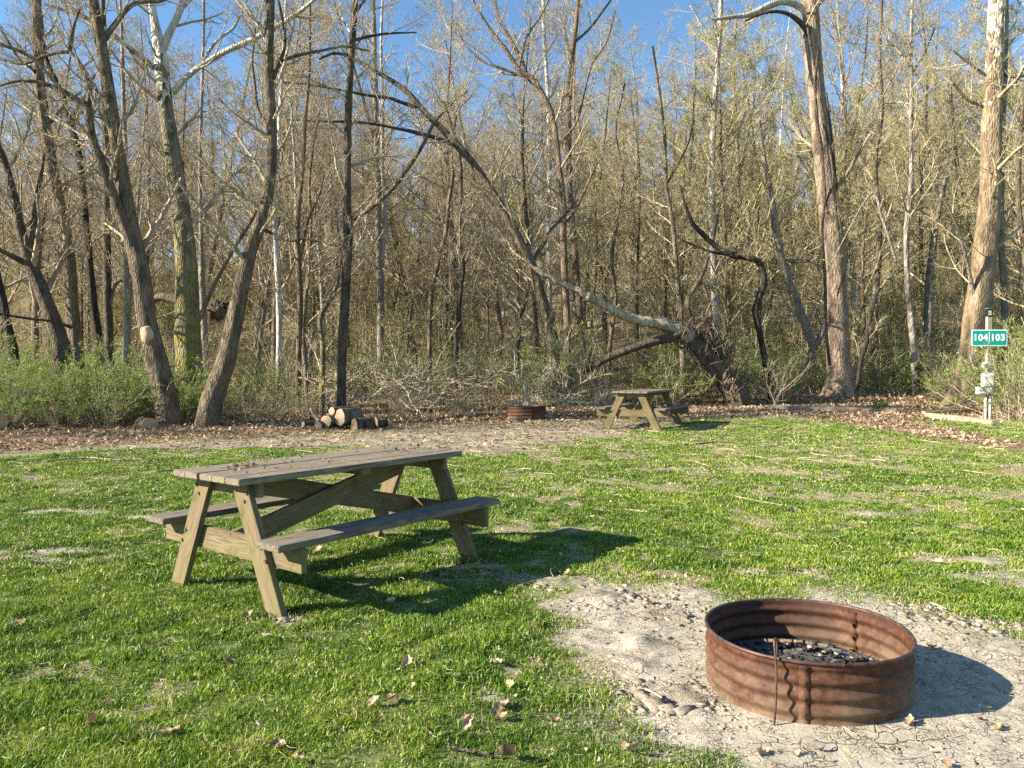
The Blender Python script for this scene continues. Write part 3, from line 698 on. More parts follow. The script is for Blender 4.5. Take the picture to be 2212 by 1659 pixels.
def crownof(segs, r, m1, l1, leaves=0, lsize=.03, rm=.004, t0=.25, ang=.9, up=.5, dens=1.0):
    """twigs grown from traced stems; segs list of (P(n,3), R(n,)). returns Geo twigs, Geo leaves"""
    g_, lf = Geo(), Geo(); tw = []
    for (Q, R) in segs:
        L = np.linalg.norm(np.diff(Q, axis=0), axis=1).sum()
        m = max(3, int(m1*L))
        a, ra = kids(Q[None], R[None], r, m, t0 if len(tw) == 0 else .12, .98, 1, ang, up, 7, .42, rm*1.6, .16, .3, absl=l1)
        b, rb = kids(a, ra, r, max(2, int(8*dens)), .15, .97, .48, .75, up*.7, 5, .6, rm*1.15, .18, .2)
        c2, rc = kids(b, rb, r, max(2, int(5*dens)), .15, .97, .5, .7, up*.5, 4, .7, rm*.9, .2, .12)
        d, rd = kids(c2, rc, r, 2, .3, .97, .55, .6, .2, 3, .8, rm*.7, .2, .08)
        for (p, q, k) in ((a, ra, 5), (b, rb, 4), (c2, rc, 3), (d, rd, 3)):
            g_.add(*tubes(p, q, k))
        tw.append(c2)
    if leaves:
        V, F, A_ = leafcloud(np.concatenate(tw), r, int(leaves*1.2), lsize*.8); lf.add(V, F, a=A_)
    return g_, lf
def hero(label, y, trunk, limbs=(), mat=B_GREY, m1=1.6, l1=2.2, leaves=0, dy=0, seed=0, dead=False, topext=True, kk=14, name='tree', cat='tree', t0=.25, ground_base=True, lmat=None, group=None, dens=1.0, rm=.0037, flare=0, bump=.10, lsize=.03):
    r = rng(seed+1000)
    T = px_path(trunk, y, dy)
    if topext:                                                  # the trunk goes on above the frame
        d = T[-1, :3]-T[-2, :3]; d /= np.linalg.norm(d); d = d*.6+np.array([0, 0, .4]); w = T[-1, 3]
        T = np.vstack([T, [*(T[-1, :3]+d*2.5), w*.75], [*(T[-1, :3]+d*5+np.array([.3, 0, 0])), w*.35]])
    b0 = T[0, :3].copy()
    if ground_base: T[0, 2] = gz1(b0[0], b0[1])-.12
    base = np.array([b0[0], b0[1], gz1(b0[0], b0[1])])
    L = np.linalg.norm(np.diff(T[:, :3], axis=0), axis=1).sum()
    n = int(np.clip(L/.10, 12, 130))
    Q = spline(T, n); Q[:, 3] = np.maximum(Q[:, 3], .006)
    if flare: Q[:, 3] *= 1+flare*np.exp(-np.maximum(Q[:, 2]-base[2], 0)/.28)
    e = empty(name, base, label, cat, group)
    V, F = tubes((Q[:, :3]-base)[None], Q[:, 3][None], kk, bump, seed)
    link('trunk', np_mesh('trunk', V, F), mat, e)
    segs = [(Q[:, :3]-base, Q[:, 3])]
    for lb in limbs:
        pts = lb[0]; lm = lb[1] if len(lb) > 1 and lb[1] else mat; ly = lb[2] if len(lb) > 2 else 0
        # start at the trunk's own distance
        i = np.argmin([abs(P(pts[0][0], pts[0][1], q[1]).z-q[2]) + .3*abs(P(pts[0][0], pts[0][1], q[1]).x-q[0]) for q in Q])
        Y0 = Q[i, 1]; K = []
        for j, (a, b, w) in enumerate(pts):
            yy = Y0+ly*j/(len(pts)-1); p = P(a, b, yy); K.append((*p, w/2*yy/FPX))
        K = np.array(K); nn = int(np.clip(np.linalg.norm(np.diff(K[:, :3], axis=0), axis=1).sum()/.12, 8, 60))
        K = spline(K, nn); K[:, 3] = np.maximum(K[:, 3], .005)
        V, F = tubes((K[:, :3]-base)[None], K[:, 3][None], 9, .08, seed)
        link('limb', np_mesh('limb', V, F), lm, e)
        segs.append((K[:, :3]-base, K[:, 3]))
    if m1:
        g_, lf = crownof(segs, r, m1, l1, leaves, lsize, rm, t0, dens=dens)
        link('crown', g_.mesh('crown'), lmat or B_TWIG, e)
        if leaves: link('leaves', lf.mesh('leaves', False, True), LEAFB, e)
    return e

hero('twin stemmed leaning tree with a round sawn limb scar on its trunk', 16.6,
     [(368, 922, 54), (353, 844, 49), (337, 777, 48), (317, 694, 42), (308, 611, 41), (297, 560, 40), (281, 480, 31), (268, 400, 30), (253, 317, 27), (240, 233, 25), (227, 150, 24), (213, 67, 23), (200, 0, 23)],
     [([(298, 590, 30), (280, 517, 24), (253, 443, 22), (227, 373, 20), (200, 300, 18), (190, 232, 17)], None, -.5),
      ([(190, 234, 14), (150, 205, 11), (95, 180, 9), (40, 175, 6), (0, 185, 5)], None, -.8),
      ([(190, 232, 13), (192, 185, 11), (170, 135, 10), (148, 112, 9), (100, 120, 6), (50, 138, 5), (0, 128, 4)], None, .3),
      ([(148, 112, 8), (158, 60, 6), (172, 20, 5)], None, .2),
      ([(222, 90, 14), (250, 50, 11), (290, 8, 9), (350, 2, 6), (380, -20, 5)], None, .6),
      ([(190, 225, 9), (130, 190, 8), (70, 125, 8), (0, 95, 7)], None, -.9)], B_GREY, 1.7, 2.0, seed=1, flare=.05, kk=20)
# the sawn scar on it
p = P(312, 724, 16.34); m = NT('fresh_cut_wood'); v = m.coord()
wv = m.n('TexWave', wave_type='RINGS', rings_direction='Y'); m.set(wv, 'Vector', v); wv.inputs['Scale'].default_value = 5; wv.inputs['Distortion'].default_value = 1.5
c = m.mix(m.math('MULTIPLY', wv.outputs[1], .35), (.50, .36, .22), (.33, .22, .13)); c = m.mix(m.maprange(m.noise(v, 9, 4), .5, .7, 0, .5), c, (.30, .20, .12)); CUT = m.out(c, .8)
m = NT('old_cut_wood'); CUTD = m.out(m.ramp(m.noise(m.coord(), 9, 5), [(.35, (.13, .09, .06)), (.65, (.30, .21, .14))]), .85)
def disc(rx_, rz_, th, k=28, seed=0):
    a = np.arange(k)*2*PI/k; w = 1+.05*np.sin(3*a+seed)+.04*np.sin(5*a+seed*2)
    f = np.stack([rx_*w*np.cos(a), 0*a, rz_*w*np.sin(a)], -1); b = f*1.08+np.array([0, th, 0])
    V = np.vstack([f, b, [[0, -.004, 0]]]); i = np.arange(k)
    return V, [np.stack([np.full(k, 2*k), i, (i+1) % k], -1), np.stack([i, i+k, (i+1) % k+k, (i+1) % k], -1)]
tr = next(o for o in C.objects if o.type == 'EMPTY' and 'sawn limb scar' in o.get('label', ''))
V, F = disc(.118, .185, .12, seed=1); o = link('sawn_scar', np_mesh('sawn_scar', V, F), CUT, tr); o.location = p-tr.location; o.rotation_euler = (rad(8), 0, rad(-22))

hero('mossy based sycamore with white forked upper limbs', 19.2,
     [(410, 880, 64), (409, 800, 60), (407, 727, 57), (402, 600, 48), (398, 520, 44), (384, 417, 40), (371, 317, 34), (358, 233, 31), (351, 150, 29), (345, 105, 26), (334, 50, 19), (326, 0, 17)],
     [([(350, 108, 18), (366, 72, 16), (383, 35, 15), (396, 0, 14), (402, -40, 12)], B_WHITE, .3),
      ([(350, 158, 14), (310, 128, 12), (262, 90, 11), (205, 48, 10), (150, 25, 8), (95, 8, 6)], None, -1.2),
      ([(374, 200, 15), (400, 170, 13), (437, 140, 12), (490, 110, 12), (545, 85, 11), (600, 55, 10), (640, 30, 9), (685, -5, 7)], B_WHITE, -1.0),
      ([(440, 133, 8), (455, 105, 7), (478, 80, 6), (502, 63, 6), (518, 35, 4), (535, 0, 3)], B_WHITE, .5)], B_SYCM, 1.1, 2.2, seed=2, flare=.2, kk=22, dens=.8)
hero('curved leaning tree with rough bark growing beside the sawn leaning tree', 16.3,
     [(447, 925, 54), (455, 880, 47), (467, 838, 44), (488, 780, 38), (503, 711, 34), (520, 627, 32), (540, 544, 29), (560, 488, 27), (577, 433, 25), (587, 333, 22), (585, 233, 21), (580, 133, 20), (583, 0, 19)],
     [([(588, 165, 8), (612, 132, 7), (650, 118, 7), (700, 108, 6), (745, 100, 5), (800, 110, 4)], None, .6),
      ([(584, 275, 8), (558, 240, 7), (550, 180, 6), (545, 130, 5), (552, 60, 4)], None, .5),
      ([(560, 490, 8), (620, 520, 5), (660, 515, 6), (700, 525, 5), (770, 545, 4)], B_DARK, -.6),
      ([(590, 170, 9), (615, 100, 6), (610, 40, 5), (598, -10, 5)], B_DARK, .2)], B_GREY, 1.5, 2.0, seed=3, flare=.04, kk=18)
stick('leaning_pole', [P(428, 694, 16.9), P(460, 622, 16.9), P(500, 545, 16.8), P(535, 490, 16.8), P(585, 405, 16.7), P(622, 378, 16.6)], .055, .028, B_BROWN, 'broken bare branch leaning against the curved tree', 'branch')
hero('slim straight dark tree rising behind the log pile', 17.6,
     [(740, 890, 23), (738, 830, 20), (742, 700, 20), (748, 600, 20), (751, 490, 22), (749, 420, 18), (752, 250, 16), (755, 180, 15), (761, 90, 14), (766, 0, 13)],
     [([(752, 478, 12), (790, 457, 10), (830, 425, 10), (862, 390, 9), (890, 350, 9), (915, 310, 8), (940, 262, 7), (975, 225, 5), (1010, 195, 4)], B_GREY, -.8),
      ([(764, 87, 7), (800, 78, 6), (840, 72, 5), (900, 70, 3)], None, .5),
      ([(770, 25, 6), (790, -2, 6)], None, .1),
      ([(754, 120, 6), (720, 115, 6), (690, 128, 4)], None, -.5)], B_DARK, 1.5, 1.8, seed=4)
hero('big arching tree leaning left across the middle of the woods', 22.5,
     [(1202, 780, 32), (1190, 720, 29), (1180, 680, 27), (1163, 620, 24), (1148, 567, 20), (1118, 510, 19), (1088, 457, 18), (1054, 400, 17), (1027, 360, 16), (990, 317, 17), (955, 280, 15), (925, 250, 13), (880, 200, 12), (844, 173, 9), (787, 140, 8), (740, 112, 6)],
     [([(990, 317, 10), (950, 300, 9), (905, 288, 9), (870, 280, 7), (810, 268, 6), (754, 263, 6), (690, 262, 4), (620, 258, 4)], B_DARK, -1.6),
      ([(900, 232, 9), (870, 222, 8), (840, 212, 7), (790, 205, 6), (740, 195, 5), (660, 182, 4), (610, 178, 4)], B_DARK, -1.2),
      ([(1150, 565, 9), (1172, 530, 8), (1190, 498, 8), (1215, 470, 6), (1250, 430, 4)], B_DARK, .5)], B_GREY, 1.3, 2.0, seed=5, flare=.08, kk=16, topext=False)
hero('forked grey tree with a spray of upright limbs against the blue sky', 23.5,
     [(1228, 800, 19), (1225, 694, 15), (1220, 594, 15), (1217, 494, 14), (1216, 430, 13), (1206, 340, 12), (1195, 260, 12), (1178, 215, 12), (1150, 170, 11), (1120, 150, 11), (1095, 110, 9), (1060, 65, 7), (1035, 25, 6), (1015, -20, 5)],
     [([(1178, 215, 9), (1160, 190, 8), (1140, 165, 9), (1115, 110, 8), (1095, 70, 7), (1075, 30, 6), (1068, -10, 5)], None, .6),
      ([(1120, 152, 7), (1127, 120, 6), (1138, 80, 5), (1170, 30, 4), (1190, -10, 4)], None, -.4),
      ([(1225, 480, 7), (1250, 440, 6), (1268, 400, 5), (1290, 350, 4)], None, -.5),
      ([(1217, 300, 6), (1245, 265, 6), (1262, 200, 5), (1278, 140, 5), (1310, 90, 4), (1330, 20, 3)], None, -.6),
      ([(1150, 172, 6), (1090, 150, 6), (1040, 130, 5), (1000, 90, 4), (985, 50, 3)], None, .6)], B_BROWN, 1.4, 1.9, seed=6)
hero('tall brown trunk rising beside the forked grey tree', 27,
     [(1262, 780, 15), (1254, 694, 15), (1243, 560, 14), (1232, 420, 13), (1228, 300, 13), (1228, 233, 13), (1233, 150, 12), (1241, 80, 11), (1250, 0, 10)],
     [([(1232, 190, 6), (1205, 230, 5), (1185, 270, 4)], B_PALE, .3), ([(1237, 95, 6), (1275, 60, 5), (1320, 0, 4)], None, .3)], B_BROWN, 1.2, 2.0, seed=7, dens=.8)
hero('slender white barked tree behind the forked grey tree', 31,
     [(1192, 780, 10), (1188, 640, 10), (1186, 500, 9), (1187, 350, 9), (1185, 250, 9), (1182, 180, 8), (1176, 90, 8), (1174, 0, 7)], [], B_WHITE, 1.1, 2.0, seed=8, dens=.8)
hero('pale white sycamore standing left of the big brown trunk', 29,
     [(1552, 760, 20), (1548, 690, 18), (1545, 640, 16), (1542, 560, 14), (1538, 467, 13), (1538, 380, 13), (1540, 300, 13), (1544, 220, 12), (1550, 133, 11), (1555, 60, 10), (1557, 0, 9)],
     [([(1545, 235, 5), (1500, 235, 4), (1460, 205, 3)], B_WHITE, .3), ([(1550, 100, 5), (1520, 60, 4), (1490, 10, 3)], B_WHITE, -.3)], B_WHITE, 1.0, 2.2, leaves=1500, seed=9)
hero('massive brown trunk with vines and a pale broken limb at its top left', 24.2,
     [(1818, 856, 76), (1813, 800, 52), (1810, 740, 47), (1808, 660, 46), (1802, 560, 45), (1795, 490, 43), (1785, 400, 42), (1777, 330, 40), (1771, 267, 39), (1762, 190, 37), (1757, 120, 36), (1752, 40, 35), (1748, -20, 34)],
     [([(1738, 20, 15), (1715, 8, 14), (1690, 4, 13), (1665, 10, 15), (1640, 22, 13), (1615, 33, 11), (1585, 36, 9), (1560, 40, 7), (1541, 42, 5)], B_WHITE, -1.0),
      ([(1760, 100, 12), (1745, 70, 12), (1722, 42, 11), (1690, 26, 8), (1650, 28, 6), (1610, 45, 4)], B_DARK, -.8),
      ([(1768, 10, 8), (1785, -10, 8), (1800, -40, 7)], None, .3),
      ([(1808, 405, 9), (1830, 375, 8), (1850, 340, 7), (1880, 290, 5)], None, -.5)], B_SYCB, .35, 2.0, seed=10, flare=.35, kk=24, leaves=1200, bump=.06)
# vines climbing that trunk
tr = next(o for o in C.objects if o.type == 'EMPTY' and 'massive brown trunk' in o.get('label', ''))
for pts in ([(1792, 790, 7), (1784, 700, 7), (1782, 600, 7), (1776, 500, 6), (1781, 420, 7), (1775, 330, 7), (1766, 270, 8), (1760, 180, 6), (1768, 110, 6)],
            [(1800, 480, 4), (1785, 440, 5), (1800, 390, 5), (1790, 310, 5), (1778, 250, 6), (1762, 160, 5), (1745, 60, 5)],
            [(1808, 640, 3), (1830, 560, 4), (1815, 480, 4), (1800, 330, 5), (1785, 200, 4)]):
    K = np.array([(*P(a, b, 23.5+.5*(i % 2)*.2), w/2*23.7/FPX) for i, (a, b, w) in enumerate(pts)]); K = spline(K, 50)
    V, F = tubes((K[:, :3]-np.array(tr.location))[None], K[:, 3][None], 7, .15, 3); link('vine', np_mesh('vine', V, F), B_DARK, tr)
hero('large pale mottled sycamore behind the campsite number sign', 21.8,
     [(2088, 878, 72), (2092, 830, 60), (2098, 761, 48), (2108, 690, 52), (2122, 600, 47), (2134, 494, 46), (2138, 440, 42), (2141, 340, 42), (2142, 267, 41), (2146, 180, 37), (2149, 100, 33), (2152, 0, 29)],
     [([(2105, 655, 12), (2098, 610, 9), (2088, 560, 7), (2072, 500, 6), (2060, 470, 5), (2040, 430, 5)], B_PALE, -1.0),
      ([(2160, 160, 8), (2190, 165, 7), (2240, 160, 5)], B_DARK, -.5), ([(2125, 160, 6), (2085, 130, 5), (2060, 110, 4)], B_DARK, .3),
      ([(2125, 230, 6), (2090, 215, 6), (2060, 180, 5)], B_DARK, .3)],
     bark('bark_sycamore_pale', (.15, .10, .06), (.36, .27, .17), 7, patch=(5.5, 16), var=0), .7, 2.2, seed=11, flare=.3, kk=22, leaves=1200)
hero('black twisted tree with a long crooked limb reaching left', 22.6,
     [(1668, 856, 14), (1655, 794, 13), (1643, 727, 13), (1632, 675, 14), (1640, 642, 16), (1651, 607, 14), (1640, 568, 14), (1610, 555, 14), (1590, 553, 14), (1562, 540, 13), (1541, 527, 11), (1512, 500, 10), (1495, 480, 9), (1480, 440, 6), (1470, 400, 5)],
     [([(1590, 553, 7), (1540, 545, 6), (1500, 530, 5), (1475, 520, 4)], None, .5), ([(1541, 527, 5), (1548, 480, 4), (1560, 430, 3)], None, .3)], B_BLACK, 1.4, 1.3, seed=12, topext=False, leaves=700)
hero('leaning grey brown tree between the black twisted tree and the massive trunk', 25.5,
     [(1740, 812, 26), (1752, 775, 22), (1758, 750, 21), (1741, 707, 20), (1718, 644, 20), (1700, 600, 18), (1688, 560, 17), (1675, 494, 16), (1668, 430, 12), (1650, 340, 10), (1640, 260, 7)],
     [([(1765, 745, 14), (1775, 720, 12), (1782, 700, 12)], None, 0), ([(1688, 560, 6), (1730, 565, 6), (1760, 560, 5), (1790, 520, 4), (1830, 490, 3)], None, -.8)], B_PALE, 1.4, 1.6, seed=13, topext=False, leaves=1000)
hero('thin dark sapling bowed right beside the massive trunk', 22.5,
     [(1848, 815, 9), (1860, 780, 9), (1871, 744, 9), (1876, 700, 9), (1885, 667, 8), (1893, 635, 8), (1905, 617, 7), (1925, 598, 6), (1950, 583, 5)], [], B_BLACK, 1.5, 1.0, seed=14, topext=False, leaves=300)
hero('slim dappled black and white tree right of the massive trunk', 24,
     [(1980, 860, 13), (1975, 781, 15), (1971, 720, 15), (1966, 670, 13), (1960, 611, 13), (1957, 540, 12), (1960, 480, 12), (1968, 400, 10), (1968, 300, 9), (1969, 200, 8), (1968, 100, 7), (1970, 0, 6)],
     [([(1968, 150, 5), (1945, 115, 4), (1915, 85, 4)], None, .2), ([(1969, 160, 5), (1995, 120, 4), (2020, 60, 3)], None, .2)], bark('bark_dappled', (.03, .027, .024), (.42, .36, .28), 5, var=0), 1.6, 1.8, seed=15, leaves=2200)
hero('thick dark tree leaning left at the left edge of the woods', 18.5,
     [(145, 815, 42), (135, 770, 37), (125, 725, 34), (110, 680, 31), (94, 640, 30), (80, 604, 29), (65, 570, 27), (53, 530, 24), (43, 494, 21), (33, 440, 19), (20, 390, 18), (5, 340, 17), (-15, 280, 14)],
     [([(62, 560, 16), (72, 500, 12), (78, 440, 10), (88, 380, 8), (95, 330, 6)], None, .4), ([(58, 570, 14), (30, 555, 11), (0, 540, 9), (-30, 520, 7)], None, -.6),
      ([(155, 708, 7), (120, 695, 6), (60, 688, 6), (0, 678, 5)], None, -1.0)], B_DARK, 1.6, 1.9, seed=16, flare=.15, kk=16)
hero('tall straight grey trunk second from the left edge', 20.5,
     [(170, 800, 34), (163, 740, 30), (157, 677, 28), (153, 620, 27), (148, 560, 26), (137, 494, 26), (125, 433, 25), (113, 370, 24), (103, 300, 23), (93, 240, 22), (85, 180, 21), (82, 100, 20), (79, 0, 19)],
     [([(103, 270, 9), (130, 240, 7), (150, 215, 6), (175, 200, 4)], None, .3), ([(88, 180, 7), (70, 150, 6), (40, 125, 5), (0, 60, 4)], None, -.4)], B_GREY, 1.3, 1.9, seed=17, flare=.1, kk=16)
hero('dark trunk behind the left thicket with a slight lean', 21.5, [(222, 800, 20), (213, 740, 17), (203, 661, 15), (195, 580, 14), (190, 527, 14), (180, 417, 13), (167, 317, 13), (152, 270, 12), (140, 220, 12), (118, 170, 11), (98, 120, 9), (90, 60, 8)], [([(165, 300, 7), (160, 250, 6), (185, 205, 5), (205, 160, 4)], None, .3)], B_BLACK, 1.4, 1.8, seed=18)
hero('upright dark trunk between the leaning dark trunk and the sawn tree', 22.5, [(238, 800, 20), (235, 720, 18), (232, 627, 17), (231, 540, 16), (230, 494, 16), (229, 400, 14), (228, 300, 14), (226, 200, 12), (225, 100, 11), (222, 0, 9)], [([(236, 670, 9), (245, 620, 9), (262, 605, 6)], B_BROWN, 0)], B_DARK, 1.3, 1.8, seed=19)
hero('thin pale dappled trunk just left of the sawn leaning tree', 19, [(275, 820, 15), (274, 760, 13), (275, 694, 12), (274, 600, 11), (272, 494, 10), (274, 400, 9), (270, 300, 9), (266, 200, 8), (264, 100, 7), (260, 0, 6)], [], B_PALE, 1.5, 1.7, seed=20)
hero('blackish trunk leaning in from the left edge', 19.5, [(38, 810, 22), (30, 770, 19), (22, 730, 18), (12, 680, 17), (4, 640, 16), (-8, 590, 15), (-25, 520, 14), (-45, 430, 12)], [], B_BLACK, 1.2, 1.8, seed=21)
hero('pinkish brown slender trunk right of the curved tree', 20.5, [(643, 830, 13), (645, 760, 12), (648, 690, 12), (648, 620, 12), (645, 560, 11), (642, 494, 11), (648, 420, 9), (655, 350, 8), (660, 250, 7), (668, 150, 6), (670, 0, 5)], [([(650, 560, 5), (665, 480, 5), (690, 420, 4), (700, 370, 3)], None, .3)], B_BROWN, 1.6, 1.7, seed=22)
hero('brown sapling beside the pinkish slender trunk', 21, [(665, 835, 12), (660, 790, 11), (655, 720, 10), (660, 650, 9), (668, 560, 8), (672, 480, 7), (668, 400, 6), (676, 320, 5), (690, 240, 4)], [], B_BROWN, 1.6, 1.5, seed=23, topext=False)
hero('crooked sunlit sapling left of the slim dark tree', 18.2, [(695, 884, 12), (696, 820, 11), (697, 744, 11), (691, 700, 11), (697, 672, 11), (715, 645, 9), (728, 615, 8), (733, 590, 6), (735, 560, 5)], [], B_MOSSD, 1.6, 1.0, seed=24, topext=False)
hero('pale straight double tree right of the slim dark tree', 26, [(822, 815, 16), (822, 740, 15), (822, 627, 15), (819, 560, 14), (817, 494, 13), (817, 400, 12), (813, 300, 11), (811, 200, 11), (809, 100, 10), (806, 0, 9)], [([(825, 560, 9), (832, 470, 9), (826, 400, 8), (826, 300, 8), (826, 200, 7), (823, 100, 6), (826, 0, 5)], B_WHITE, .8)], B_PALE, 1.2, 2.0, seed=25)
hero('leaning brown sapling left of the snaking sapling', 25, [(925, 700, 11), (930, 660, 10), (938, 605, 10), (952, 545, 9), (964, 494, 9), (970, 430, 8), (978, 380, 8), (975, 330, 6), (985, 250, 5)], [], B_BROWN, 1.5, 1.6, seed=26, topext=False)
hero('snaking slender tree in the middle of the woods', 24, [(984, 790, 10), (987, 740, 10), (990, 690, 9), (995, 627, 10), (1001, 575, 9), (993, 530, 9), (991, 494, 9), (995, 433, 8), (996, 370, 7), (990, 320, 7), (975, 270, 5), (960, 220, 5)], [], B_DARK, 1.5, 1.6, seed=27, topext=False)
hero('slanted dark sapling leaning right behind the fallen snag', 26, [(1113, 770, 12), (1120, 710, 11), (1130, 661, 11), (1140, 620, 9), (1148, 590, 8)], [], B_DARK, 1.2, 1.5, seed=28, topext=False)
hero('smooth pale trunk at the far right edge of the frame', 26, [(2172, 700, 15), (2170, 640, 14), (2165, 560, 14), (2163, 480, 13), (2164, 380, 12), (2168, 250, 10), (2174, 100, 8)], [], B_PALE, 1.2, 2, seed=29, leaves=800)
hero('pale leaning trunk behind the bowed sapling and dappled tree', 28, [(2002, 700, 18), (2006, 650, 17), (2008, 600, 16), (2014, 555, 15), (2020, 500, 13), (2030, 440, 11), (2045, 380, 8)], [], B_PALE, 1.2, 1.8, seed=30, topext=False, leaves=800)
hero('thin mossy sapling bending left of the mottled sycamore', 22.8, [(1800, 560, 3), (1880, 420, 4), (1905, 470, 6), (1935, 560, 6)][::-1]+[(1790, 570, 2)], [], B_PALE, 1.0, 1.2, seed=31, topext=False, leaves=300, ground_base=False)
hero('dark wavy young tree with many twigs right of centre', 23.4, [(1320, 830, 9), (1316, 760, 9), (1330, 650, 8), (1322, 560, 8), (1334, 470, 7), (1345, 380, 6), (1330, 280, 5), (1350, 180, 4)], [], B_GREY, 1.6, 1.7, seed=32, topext=False, leaves=700)
hero('upright twiggy tree between the snag and the white sycamore', 25, [(1478, 800, 12), (1472, 700, 12), (1463, 600, 10), (1455, 500, 9), (1440, 400, 8), (1436, 300, 7), (1425, 200, 6), (1410, 100, 5)], [([(1440, 400, 5), (1490, 300, 4), (1500, 200, 3)], None, .2)], B_GREY, 1.6, 1.9, seed=33, topext=False, leaves=1400)
hero('greenish twiggy tree right of the mottled sycamore top', 23, [(2230, 820, 16), (2222, 700, 14), (2215, 560, 12), (2200, 430, 10), (2205, 300, 8), (2215, 180, 6)], [], B_GREY, 1.8, 2.0, seed=34, topext=False, leaves=1800)
hero('grey tree hidden between the massive trunk and the dappled tree', 27.5, [(1895, 800, 16), (1888, 700, 15), (1895, 600, 13), (1900, 480, 12), (1890, 360, 10), (1905, 240, 9), (1900, 120, 7), (1905, 0, 6)], [], B_GREY, 1.7, 2.1, seed=35, leaves=2200)
hero('slim grey tree directly behind the curved tree', 24, [(600, 800, 12), (603, 700, 12), (598, 560, 11), (592, 430, 10), (600, 330, 9), (606, 220, 8), (612, 120, 7), (618, 0, 6)], [], B_WHITE, 1.2, 1.8, seed=36)
hero('slim tree behind the mossy sycamore', 24, [(445, 800, 16), (440, 700, 15), (436, 600, 14), (434, 494, 8), (432, 350, 8), (436, 200, 7), (440, 60, 6)], [], B_PALE, 1.3, 1.8, seed=37)

# the broken snag: shattered leaning stump, long pale trunk fallen left, dark prop log
rs = rng(77)
e = empty('fallen_tree', (G(1575, 838)[0], 22.0, gz1(4.5+1.5, 22)), 'broken tree with a shattered stump and its long pale trunk fallen leftwards', 'fallen tree')
B0 = np.array(e.location)
K = np.array([(*P(a, b, y_), w/2*y_/FPX) for a, b, w, y_ in [(1612, 905, 52, 22), (1592, 862, 48, 22), (1562, 815, 44, 22), (1530, 775, 42, 22), (1503, 745, 36, 21.9), (1482, 722, 10, 21.8)]]); K = spline(K, 22)
V, F = tubes((K[:, :3]-B0)[None], K[:, 3][None], 16, .22, 4); link('stump', np_mesh('stump', V, F), B_BROWN, e)
K = np.array([(*P(a, b, y_), w/2*y_/FPX) for a, b, w, y_ in [(1497, 738, 6, 21.8), (1482, 728, 30, 21.75), (1460, 714, 30, 21.7), (1436, 702, 24, 21.6), (1404, 697, 19, 21.4), (1375, 692, 21, 21.3), (1337, 678, 18, 21.2), (1300, 655, 16, 21), (1270, 640, 18, 20.9), (1235, 622, 13, 20.8), (1204, 607, 11, 20.7), (1165, 585, 8, 20.6), (1134, 564, 3, 20.5)]]); K = spline(K, 60)
K[:, 3] *= 1.16+.12*rs.normal(size=len(K)); K[:, 2] += .012*rs.normal(size=len(K)); V, F = tubes((K[:, :3]-B0)[None], K[:, 3][None], 14, .35, 9); link('trunk', np_mesh('trunk', V, F), B_DEAD, e)
# splinters, curled shreds and torn spikes standing round the break
sgeo = Geo()
for i in range(170):
    q_ = rs.random(); a, b = 1465+125*q_+rs.normal()*20, 705+140*q_+rs.normal()*18; p0 = np.array(P(a, b, 21.9+rs.normal()*.2)); ln = rs.uniform(.3, 1.1)
    d = np.array([rs.normal()*.45, rs.normal()*.3, rs.uniform(.3, 1)]); d /= np.linalg.norm(d); mid = p0+d*ln*.5+rs.normal(size=3)*.06
    q = spline([p0-B0, mid-B0, p0+d*ln+rs.normal(size=3)*.12-B0], 7)
    sgeo.add(*tubes(q[None], np.linspace(rs.uniform(.012, .04), .003, 7)[None], 4))
link('splinters', sgeo.mesh('splinters'), B_BROWN, e)
for pts in ([(1545, 800, 18), (1520, 740, 17), (1498, 700, 14), (1485, 670, 14), (1488, 640, 13), (1508, 610, 11), (1522, 580, 9), (1530, 555, 5)], [(1560, 780, 16), (1545, 735, 16), (1530, 705, 13), (1517, 680, 9), (1516, 668, 2)], [(1520, 742, 9), (1535, 690, 8), (1528, 640, 7), (1506, 590, 5), (1495, 560, 3)]):
    K = spline(np.array([(*P(a, b, 22.2), w/2*22.2/FPX) for a, b, w in pts]), 26)
    V, F = tubes((K[:, :3]-B0)[None], K[:, 3][None], 10, .25, 5); link('torn_limb', np_mesh('torn_limb', V, F), B_BROWN, e)
stick('fallen_log', [P(1478, 716, 21.6), P(1454, 727, 21.5), P(1400, 741, 21.4), P(1354, 757, 21.3), P(1320, 770, 21.3), P(1287, 786, 21.3), P(1247, 806, 21.4)], .125, .11, B_DARK, 'dark log propped under the fallen pale trunk', 'log', k=14, n=40)

# root plate and rotten log behind the mossy sycamore
rp = rng(88); pr = P(468, 668, 24.5); g_ = Geo(); e = empty('uprooted_stump', (pr.x, pr.y, gz1(pr.x, pr.y)), 'dark uprooted root mass behind the mossy sycamore', 'stump')
for i in range(34):
    d = rp.normal(size=3); d[0] = abs(d[0])*1.3-.5; d /= np.linalg.norm(d); d[1] *= .4; d[2] *= .6
    q = spline([np.array(pr)-np.array(e.location), np.array(pr)-np.array(e.location)+d*.35+rp.normal(size=3)*.08, np.array(pr)-np.array(e.location)+d*rp.uniform(.5, .95)+rp.normal(size=3)*.15], 8)
    g_.add(*tubes(q[None], np.linspace(rp.uniform(.025, .08), .006, 8)[None], 6, .2))
link('roots', g_.mesh('roots'), B_DARK, e)
V = IV2*np.array([.30, .2, .34])*(1+.28*rp.normal(size=(len(IV2), 1)))+np.array(pr)-np.array(e.location); link('root_ball', np_mesh('root_ball', V, IF2), B_DARK, e)
stick('rotten_log', [P(330, 650, 24), P(348, 641, 24), P(370, 645, 24), P(395, 650, 24)], .10, .17, B_BROWN, 'curved rotten log end between the sawn tree and the mossy sycamore', 'log', k=12, n=16, bump=.2)

